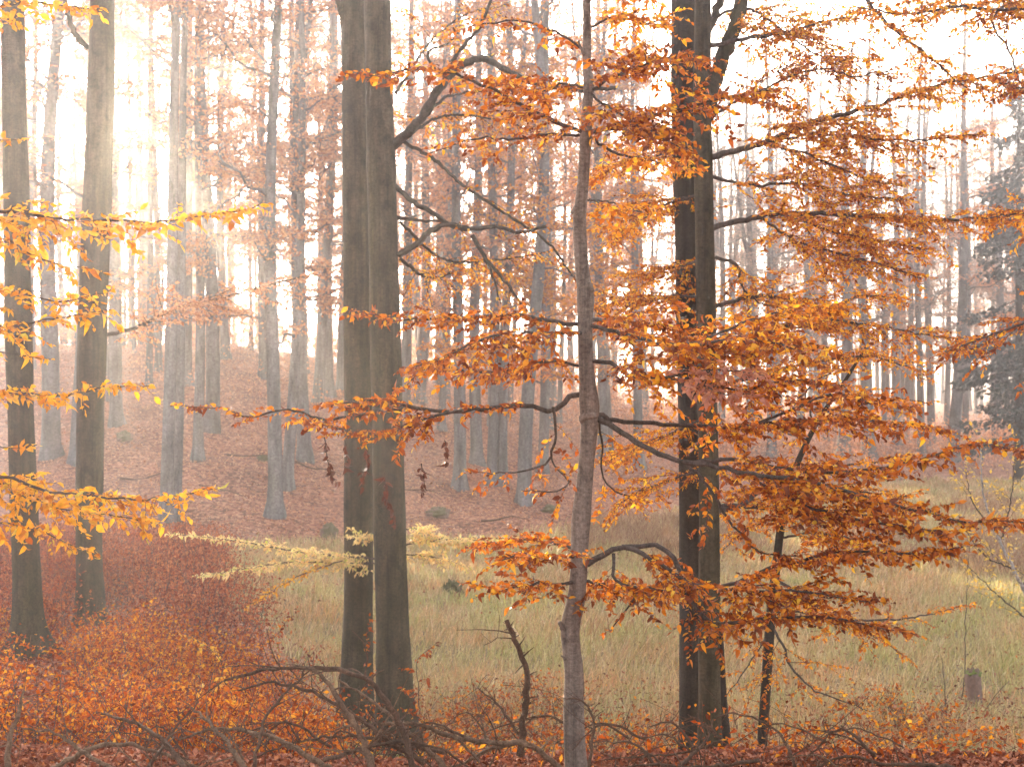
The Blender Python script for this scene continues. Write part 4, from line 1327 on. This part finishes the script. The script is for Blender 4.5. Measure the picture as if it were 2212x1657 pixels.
# ------------------------------------------------------------------ spruce at the right edge
def spruce(px, d, H, label, seed, rb):
    global RNG
    keep = RNG
    RNG = np.random.default_rng(seed)
    x = (px * S - CX) / F * d
    z = hz(x, d)
    root = empty('spruce_tree', (x, d, z), label, 'tree', 'spruces at the forest edge')
    w, lv = Wood(), Leaves()
    w.tube(np.stack([[RNG.normal() * .02, RNG.normal() * .02, t] for t in np.linspace(-.3, H, 20)]), np.linspace(rb, .02, 20), k=10)
    h = 2.2
    while h < H:
        u = h / H
        for _ in range(int(rnd(2, 5))):
            a = rnd(0, 6.283)
            L = (0.5 + 3.2 * (1 - u) ** 0.8) * rnd(.6, 1.1)
            if h < 5 and rnd() < .5:
                L *= .5
            m = 8
            uu = np.linspace(0, 1, m)
            q = np.stack([np.cos(a) * L * uu, np.sin(a) * L * uu, h - L * (0.38 * uu - 0.16 * uu ** 2)], 1)
            w.tube(q, np.linspace(.03, .006, m), k=4)
            kk = int(60 * L)
            v = RNG.random(kk) ** .7
            p = np.stack([np.interp(v, uu, q[:, i]) for i in range(3)], 1)
            off = RNG.normal(size=(kk, 3)) * A(.18, .18, .05) * (0.4 + L * .22)
            off[:, 2] -= np.abs(RNG.normal(size=kk)) * .22
            lv.add_many(p + off, RNG.normal(size=(kk, 3)) * A(.7, .7, .3) + A(0, 0, -.6) + A(math.cos(a), math.sin(a), 0), RNG.normal(size=(kk, 3)), .2 * (0.6 + .8 * RNG.random(kk)))
        h += rnd(.3, .55)
    w.build('trunk', M['bark_dark'], root)
    lv.build('crown', M['needles'], root, near=False)
    RNG = keep
    return root


spruce(2200, 62, 18.5, 'dark grey spruce at the right edge, drooping boughs behind the birch', 31, .22)
spruce(2310, 58, 19.5, 'dark spruce mostly cut off by the right edge of the view', 32, .22)

# ------------------------------------------------------------------ yellow birch shrub
bb = PX(2240, 1340, 19)
birch = empty('birch_tree', (bb[0], bb[1], hz(bb[0], bb[1])), 'thin leaning birch with sparse pale yellow leaves at the meadow right', 'tree')
add_branch(birch, [(2250, 1430), (2225, 1310), (2190, 1230), (2160, 1170), (2130, 1090), (2118, 1010), (2120, 940)], 19, 18.6, 0.035, 0.006, M['leaf_birch'], M['birch_bark'], name='trunk',
           tl=0.9, ts=0.2, ls=0.14, lsz=0.055, start=0.35, rise=0.5, droop=-0.1, twig_r=0.004)
for pts in ([(2190, 1230), (2130, 1200), (2090, 1150), (2070, 1110)], [(2160, 1170), (2180, 1100), (2190, 1020), (2195, 940)], [(2210, 1270), (2230, 1150), (2225, 1050)], [(2150, 1150), (2100, 1080), (2085, 1000)],
            [(2235, 1350), (2140, 1270), (2080, 1210), (2050, 1180)]):
    add_branch(birch, pts, 19, 18.7 + rnd(-.6, .6), 0.012, 0.003, M['leaf_birch'], M['bark_twig'], tl=0.6, ts=0.12, ls=0.12, lsz=0.055, rise=0.4, droop=-0.1, twig_r=0.003)

# bare seedlings on the meadow
for pts, lab in [([(2050, 1640), (2045, 1560), (2040, 1480), (2035, 1420)], 'bare dark seedling left of the mossy topped stump'),
                 ([(2075, 1520), (2085, 1440), (2085, 1360), (2090, 1250), (2095, 1180)], 'tall thin bare seedling just behind the mossy topped stump'),
                 ([(2110, 1560), (2150, 1500), (2180, 1470)], 'small bare twiggy shoot right of the mossy topped stump')]:
    g = ground_at(pts[0][0], pts[0][1] - (0 if pts[0][1] < 1600 else 60), 8, 40)
    d = g[1]
    zpx = CY / S - g[2] / d * F / S
    e = empty('bare_seedling', g, lab, 'seedling')
    lv = Leaves()
    w = Wood()
    pp = [(pts[0][0], zpx + 5)] + pts[1:]
    spray(path_px(pp, d, d - .1, .1, .006), .009, .003, w, lv, tl=.5, ts=.2, ls=.5, lsz=.05, rise=.5, droop=-.1, twig_r=.003)
    st = w.build('stem', M['bark_twig'], e, np.array(g))

# ------------------------------------------------------------------ stump
def lump(name, loc, size, mat, parent=None, seed=1, amp=0.35, flat=0.6, jag=0.0, origin=None):
    rr = np.random.default_rng(seed)
    nu, nv = 28, 16
    V = []
    ph = rr.random(12) * 6.28
    for j in range(nv + 1):
        v = j / nv * math.pi
        for i in range(nu):
            u = i / nu * 2 * math.pi
            n = A(math.sin(v) * math.cos(u), math.sin(v) * math.sin(u), math.cos(v))
            q = 1 + amp * (0.4 * math.sin(3 * u + ph[0] + 2 * v) + 0.3 * math.sin(5 * u + ph[1] - 3 * v) + 0.3 * math.sin(7 * v + ph[2] + 2 * u)) + jag * (rr.random() - .5)
            V.append(n * q * A(*size) + A(*loc))
    i = np.arange(nv)[:, None] * nu
    j = np.arange(nu)[None]
    Q = np.stack([i + j, i + nu + j, i + nu + (j + 1) % nu, i + (j + 1) % nu], -1).reshape(-1, 4)
    V = np.array(V)
    if origin is not None:
        V = V - origin
    me = np_mesh(name, V, None, Q)
    me.materials.append(mat)
    return link(bpy.data.objects.new(name, me), parent)


g = ground_at(2102, 1532, 10, 40)
st = empty('tree_stump', g, 'upright weathered tree stump with a bright green moss cap on the meadow', 'stump')
hgt = 78 * S * g[1] / F
rad = 16 * S * g[1] / F
w = Wood()
zz = np.linspace(-.15, hgt, 14)
w.tube(np.stack([0.01 * np.sin(zz * 9), 0.0 * zz, zz], 1), rad * (1 + 0.35 * np.exp(-np.maximum(zz, 0) / .07)), k=22, noise=.1,
       flare=lambda u, a: 1 + .09 * np.cos(a * 5 + u * 2) + .06 * np.cos(a * 9 + 1) + (1.2 * math.exp(-u * 9) * np.clip(np.cos(a * 4 + .6), 0, 1)))
w.build('trunk', M['stump'], st)
lump('moss_cap', (0, 0, hgt + .005), (rad * 1.02, rad * .95, .045), M['moss_bright'], st, 5, .3, jag=.4)
for q_ in range(5):
    lump('splinter', (rad * .6 * math.cos(q_ * 1.3), rad * .6 * math.sin(q_ * 1.3), hgt + .02), (.03, .025, .05), M['stump'], st, 80 + q_, .3, jag=.4)

# mossy lumps and uprooted tuft
for k_, (px, py, sx, sz, lab, mat) in enumerate([
    (268, 950, .45, .28, 'mossy rotten stump beside the slope trunks at left', 'moss'),
    (945, 1112, .6, .22, 'low dark mossy mound in the middle of the slope', 'moss'),
    (710, 1158, .4, .32, 'mossy grey stump at the slope foot left of the twin trunks', 'moss'),
    (566, 993, .35, .14, 'flat mossy patch of old root behind the curved beech', 'moss'),
    (1185, 1105, .4, .2, 'mossy hump right of the broad mossy footed beech', 'moss'),
    (860, 1125, .3, .14, 'mossy hump just right of the twin trunks', 'moss')]):
    g = ground_at(px, py, 25, 90)
    e = empty('mossy_stump', g, lab, 'stump', 'mossy humps on the slope')
    lump('stump_wood', (0, 0, sz * .25), (sx * .6, sx * .5, sz * .8), M['stump'], e, 40 + k_, .3, jag=.25)
    lump('moss_cover', (0.03, -.06, sz * .42), (sx * .55, sx * .5, sz * .7), M['moss'], e, 60 + k_, .35, jag=.3)

g = ground_at(985, 1292, 15, 45)
e = empty('uprooted_tuft', g, 'dark upturned sod with green grass on top in the meadow', 'sod')
lump('soil', (.05, 0, .08), (.14, .12, .12), M['rot'], e, 71, .3, jag=.3)
lv = Leaves()
for _ in range(160):
    lv.add(A(RNG.normal() * .07 - .06, RNG.normal() * .06, .12 + rnd(0, .08)), unit(A(RNG.normal() * .5 - .3, RNG.normal() * .5, 1)), RNG.normal(size=3), rnd(.1, .22))
sodg = lv.build('tuft', plain_mat('dark green grass', (.08, .08, .03), (.17, .16, .07), 10), e, near=False)
sodg.data.vertices.foreach_set
# ------------------------------------------------------------------ brush pile
def dead_branch(pts, wpx, d0, d1, mat, label, tw=1.0, name='dead_branch', taper=0.35, moss=False):
    path = path_px(pts, d0, d1, 0.03, 0.0035)
    base = path[-1]
    e = empty(name, base, label, 'branch', 'dead branches of the brush pile')
    w, longs = Wood(), []
    n = len(path)
    rad = wpx * S * (d0 + d1) / 2 / F / 2
    R_ = np.linspace(rad * taper, rad, n)
    # knots
    R_ = R_ * (1 + 0.18 * (RNG.random(n) < 0.18))
    w.tube(path, R_, k=8, noise=0.22)
    L = np.sum(np.linalg.norm(np.diff(path, axis=0), axis=1))
    for _ in range(int(L * 40 * tw)):
        j = int(rnd(0, n - 2))
        t = unit(path[j + 1] - path[j])
        d = unit(np.cross(t, RNG.normal(size=3)) + t * rnd(-.9, .1))
        l = rnd(.02, .10) if rnd() < .9 else rnd(.12, .34)
        m = 4
        uu = np.linspace(0, 1, m)
        q = path[j][None] + d[None] * (l * uu)[:, None] + (RNG.normal(size=3) * .25 * l)[None] * (uu ** 2)[:, None]
        if l < .12:
            w.tube(q, np.linspace(min(.005, R_[j] * .5), .0014, m), k=4)
        else:
            longs.append((q, min(.005, R_[j] * .5)))
    o_ = np.array(e.location)
    w.build('stem', mat, e, o_)
    for q, r_ in longs:
        w2 = Wood()
        w2.tube(q, np.linspace(r_, .0014, len(q)), k=4)
        w2.build('twig', mat, e, o_)
    return e


DK, PL = M['dead_dark'], M['dead_pale']
dead_branch([(485, 1468), (560, 1447), (640, 1440), (740, 1446), (800, 1472), (845, 1530), (880, 1600), (892, 1670)], 15, 6.3, 6.0, DK, 'highest arching dead branch of the brush pile, curving over to the right')
dead_branch([(645, 1438), (690, 1455), (740, 1520), (780, 1590), (806, 1670)], 17, 6.2, 6.0, PL, 'pale dead branch dropping steeply from the top of the arch')
dead_branch([(515, 1490), (560, 1478), (610, 1475), (690, 1500), (780, 1552), (850, 1602), (915, 1645)], 12, 6.5, 6.2, DK, 'second arching dead branch just below the highest one')
dead_branch([(668, 1448), (600, 1512), (570, 1560), (548, 1660)], 9, 6.3, 6.0, DK, 'thin dead branch hanging down left from the top of the arch')
dead_branch([(218, 1540), (270, 1552), (315, 1572), (360, 1608), (408, 1665)], 13, 6.4, 6.0, DK, 'dead branch sloping down right, its tip over the leaf litter at left')
dead_branch([(50, 1572), (130, 1586), (175, 1618), (255, 1668)], 11, 6.2, 6.0, PL, 'dead branch sloping down right nearest the bottom left corner')
dead_branch([(414, 1526), (465, 1573), (500, 1613), (535, 1665)], 13, 6.5, 6.1, PL, 'straight dead branch forming the right leg of a pointed crossing')
dead_branch([(416, 1526), (370, 1583), (312, 1668)], 9, 6.5, 6.2, DK, 'straight dead branch forming the left leg of a pointed crossing')
dead_branch([(52, 1490), (36, 1550), (22, 1590), (14, 1668)], 14, 6.3, 6.1, PL, 'short upright dead stick at the bottom left corner')
dead_branch([(450, 1665), (360, 1628), (270, 1607), (200, 1614), (100, 1668)], 12, 6.4, 6.3, PL, 'low bowed dead branch lying on the leaves at left')
dead_branch([(385, 1596), (450, 1578), (510, 1573), (575, 1588), (650, 1623), (720, 1665)], 13, 6.5, 6.2, PL, 'long low dead branch bowing under the arch')
dead_branch([(737, 1570), (812, 1563), (902, 1563), (987, 1592), (1062, 1603), (1130, 1602), (1180, 1630), (1215, 1662)], 14, 6.4, 6.3, PL, 'long wavy dead branch lying towards the pale sapling')
dead_branch([(735, 1470), (790, 1505), (855, 1555), (945, 1640), (965, 1668)], 13, 6.6, 6.2, PL, 'pale weathered branch crossing before the nearer twin trunk')
dead_branch([(960, 1662), (1017, 1638), (1087, 1606), (1135, 1600)], 12, 6.3, 6.5, PL, 'pale branch rising to the rotten wood clump')
dead_branch([(1030, 1665), (960, 1620), (880, 1600), (790, 1612), (700, 1640)], 10, 6.2, 6.2, DK, 'dark dead branch lying flat along the foot of the pile')
dead_branch([(540, 1640), (640, 1600), (740, 1590), (850, 1600), (960, 1625)], 9, 6.6, 6.5, DK, 'thin dark branch woven through the middle of the pile')
dead_branch([(1094, 1338), (1109, 1368), (1122, 1408), (1137, 1448), (1138, 1495), (1132, 1540), (1124, 1630)], 16, 6.9, 6.8, DK, 'upright crooked dead branch standing left of the pale sapling', tw=1.2, taper=.65)
dead_branch([(1045, 1392), (1075, 1376), (1110, 1378)], 3, 6.9, 6.9, DK, 'hair thin twig leaning on the upright crooked branch', tw=.4)
dead_branch([(1032, 1484), (1077, 1523), (1122, 1585)], 7, 6.9, 6.7, DK, 'thin slanting dead branch left of the upright one')
dead_branch([(1035, 1520), (1062, 1563), (1082, 1625)], 5, 6.8, 6.7, DK, 'shorter thin slanting dead branch below its longer neighbour')
dead_branch([(1222, 1508), (1256, 1511), (1277, 1538), (1282, 1575), (1272, 1660)], 8, 6.3, 6.2, DK, 'hooked dead branch bent over at the foot of the pale sapling')
dead_branch([(1728, 1668), (1825, 1632), (1900, 1648), (2010, 1650), (2110, 1668)], 11, 6.4, 6.3, DK, 'dead branch lying along the bank at the bottom right')
dead_branch([(1550, 1548), (1585, 1538), (1640, 1553), (1690, 1592), (1718, 1660)], 7, 7.0, 6.6, DK, 'thin arched dead branch in front of the slim leaning beech')
dead_branch([(1540, 1553), (1525, 1598), (1470, 1655)], 9, 7.0, 6.6, DK, 'forked dead branch in front of the darkest right trunk')
dead_branch([(1300, 1640), (1380, 1632), (1470, 1625), (1560, 1600)], 6, 6.9, 6.9, DK, 'thin flat dead branch between the sapling and the right trunks')
dead_branch([(1290, 1668), (1400, 1650), (1520, 1655), (1640, 1640)], 8, 6.5, 6.6, DK, 'lowest dead branch between the sapling and the right trunks')
rs = random.Random(5)
for _ in range(34):
    px = rs.choice([rs.uniform(0, 1000), rs.uniform(500, 1250), rs.uniform(1280, 1760)])
    py = rs.uniform(1560, 1650)
    L_ = rs.uniform(60, 230)
    a = rs.uniform(-.7, .7)
    up = rs.uniform(5, 45)
    d = rs.uniform(6.1, 7.0)
    dead_branch([(px, py), (px + L_ * .5 * math.cos(a), py - up + L_ * .3 * math.sin(a)), (px + L_ * math.cos(a), py + 25 + L_ * .5 * math.sin(a))], rs.uniform(3, 7), d, d - .1, rs.choice([DK, DK, PL]),
                'thin dead stick tangled low in the brush pile', tw=.8)

g = ground_at(1118, 1640, 5.5, 9)
e = empty('rotten_wood', g, 'crumbling red brown rotten wood clump under the upright dead branch', 'rotten wood')
lump('wood_lump', (0, 0, .02), (.16, .14, .10), M['rot'], e, 91, .35, jag=.2)
lump('wood_lump', (-.15, .05, .0), (.14, .12, .07), M['rot'], e, 92, .35, jag=.2)
lump('moss_patch', (.02, -.05, .09), (.06, .05, .03), M['moss'], e, 93, .3, jag=.3)

for (px, py, L_, a) in [(560, 985, 2.2, .2), (690, 1015, 1.8, -.15), (330, 1030, 2.0, .4), (900, 1060, 1.6, .1), (480, 1060, 1.7, -.3), (1090, 1120, 1.5, .25)]:
    g = ground_at(px, py, 30, 90)
    e = empty('fallen_branch', g, 'thin grey fallen branch lying in the leaves of the opposite slope', 'branch', 'fallen branches on the slope')
    P_ = []
    for t in np.linspace(-.5, .5, 9):
        x, y = g[0] + t * L_ * math.cos(a), g[1] + t * L_ * math.sin(a) * 1.5
        P_.append([x, y, hz(x, y) + .05 + .03 * math.sin(t * 9)])
    w = Wood()
    w.tube(np.array(P_), np.linspace(.035, .012, 9), k=6, noise=.2)
    w.build('stem', M['dead_dark'], e, np.array(g))

# broken log at the left
g = ground_at(195, 1520, 7, 15)
e = empty('broken_log', g, 'short broken piece of log with curling bark on the leaves by the left trunk', 'log')
w = Wood()
w.tube(path_px([(140, 1512), (165, 1500), (192, 1492), (208, 1496)], g[1], g[1] - .1, .03, .004), np.linspace(.03, .065, len(path_px([(140, 1512), (165, 1500), (192, 1492), (208, 1496)], g[1], g[1], .03, 0))), k=10, noise=.3)
w.build('wood', M['stump'], e, np.array(g))
w = Wood()
pth = path_px([(188, 1484), (205, 1488), (220, 1505), (230, 1526)], g[1] - .1, g[1] - .12, .02, .003)
w.tube(pth, np.linspace(.022, .03, len(pth)), k=8, noise=.3)
w.build('bark', M['dead_dark'], e, np.array(g))

# ------------------------------------------------------------------ haze
me = bpy.data.meshes.new('haze')
x0, x1, y0, y1, z0, z1 = -240, 240, -240, 240, -9, 42
V = [(x, y, z) for x in (x0, x1) for y in (y0, y1) for z in (z0, z1)]
me.from_pydata(V, [], [(0, 1, 3, 2), (4, 6, 7, 5), (0, 4, 5, 1), (2, 3, 7, 6), (0, 2, 6, 4), (1, 5, 7, 3)])
hm, nt, out = new_mat('morning haze')
pv = node(nt, "ShaderNodeVolumePrincipled")
pv.inputs["Color"].default_value = (0.93, 0.95, 1.0, 1)
pv.inputs["Density"].default_value = 0.0019
pv.inputs["Density Attribute"].default_value = ""
pv.inputs["Anisotropy"].default_value = 0.75
nt.links.new(pv.outputs[0], out.inputs["Volume"])
try:
    hm.cycles.homogeneous_volume = True
    hm.cycles.volume_sampling = 'DISTANCE'
except Exception:
    pass
me.materials.append(hm)
tag(link(bpy.data.objects.new('haze', me)), 'pale morning haze filling the wood', None, None, 'stuff')

# ------------------------------------------------------------------ light
world = bpy.data.worlds.new("World")
bpy.context.scene.world = world
world.use_nodes = True
nt = world.node_tree
nt.nodes.clear()
wo = nt.nodes.new("ShaderNodeOutputWorld")
bg = nt.nodes.new("ShaderNodeBackground")
sky = nt.nodes.new("ShaderNodeTexSky")
sky.sky_type = 'NISHITA'
sky.sun_disc = False
sky.sun_elevation = SUN_EL
sky.sun_rotation = SUN_AZ
sky.air_density = 1.0
sky.dust_density = 6.0
sky.ozone_density = 1.0
bg.inputs[1].default_value = 0.15
hs = nt.nodes.new("ShaderNodeHueSaturation")      # a misty sky is whiter than a clear one
hs.inputs["Saturation"].default_value = 0.45
nt.links.new(sky.outputs[0], hs.inputs["Color"])
wm = nt.nodes.new("ShaderNodeMix")
wm.data_type, wm.blend_type = 'RGBA', 'MULTIPLY'
wm.inputs[0].default_value = 1.0
wm.inputs[7].default_value = (1.02, 0.98, 0.99, 1)
nt.links.new(hs.outputs[0], wm.inputs[6])
nt.links.new(wm.outputs[2], bg.inputs[0])
nt.links.new(bg.outputs[0], wo.inputs[0])

sl = bpy.data.lights.new('sun', 'SUN')
sl.energy = 5.0
sl.angle = math.radians(0.6)
sl.color = (1.0, 0.76, 0.5)
so = bpy.data.objects.new('sun', sl)
link(so)
sd = Vector((math.sin(SUN_AZ) * math.cos(SUN_EL), math.cos(SUN_AZ) * math.cos(SUN_EL), math.sin(SUN_EL)))
so.rotation_euler = sd.to_track_quat('Z', 'Y').to_euler()
so.location = sd * 60

# ------------------------------------------------------------------ camera, render settings
cam = bpy.data.cameras.new('camera')
cam.sensor_width = 36
cam.lens = 36 * F / 1024
cam.clip_end = 2000
cam.clip_start = 0.05
cam.dof.use_dof = True
cam.dof.focus_distance = 7.6
cam.dof.aperture_fstop = 5.6
co = bpy.data.objects.new('camera', cam)
link(co)
co.rotation_euler = (math.radians(90), 0, 0)
sc = bpy.context.scene
sc.camera = co
sc.view_settings.view_transform = 'Standard'
sc.view_settings.look = 'None'
sc.view_settings.gamma = 1
sc.view_settings.exposure = 2.9
sc.render.engine = 'CYCLES'
sc.cycles.max_bounces = 6
sc.cycles.diffuse_bounces = 3
sc.cycles.glossy_bounces = 2
sc.cycles.transmission_bounces = 4
sc.cycles.volume_bounces = 1
sc.cycles.transparent_max_bounces = 8
sc.cycles.use_denoising = True
sc.cycles.sample_clamp_indirect = 6.0
sc.cycles.caustics_reflective = False
sc.cycles.caustics_refractive = False
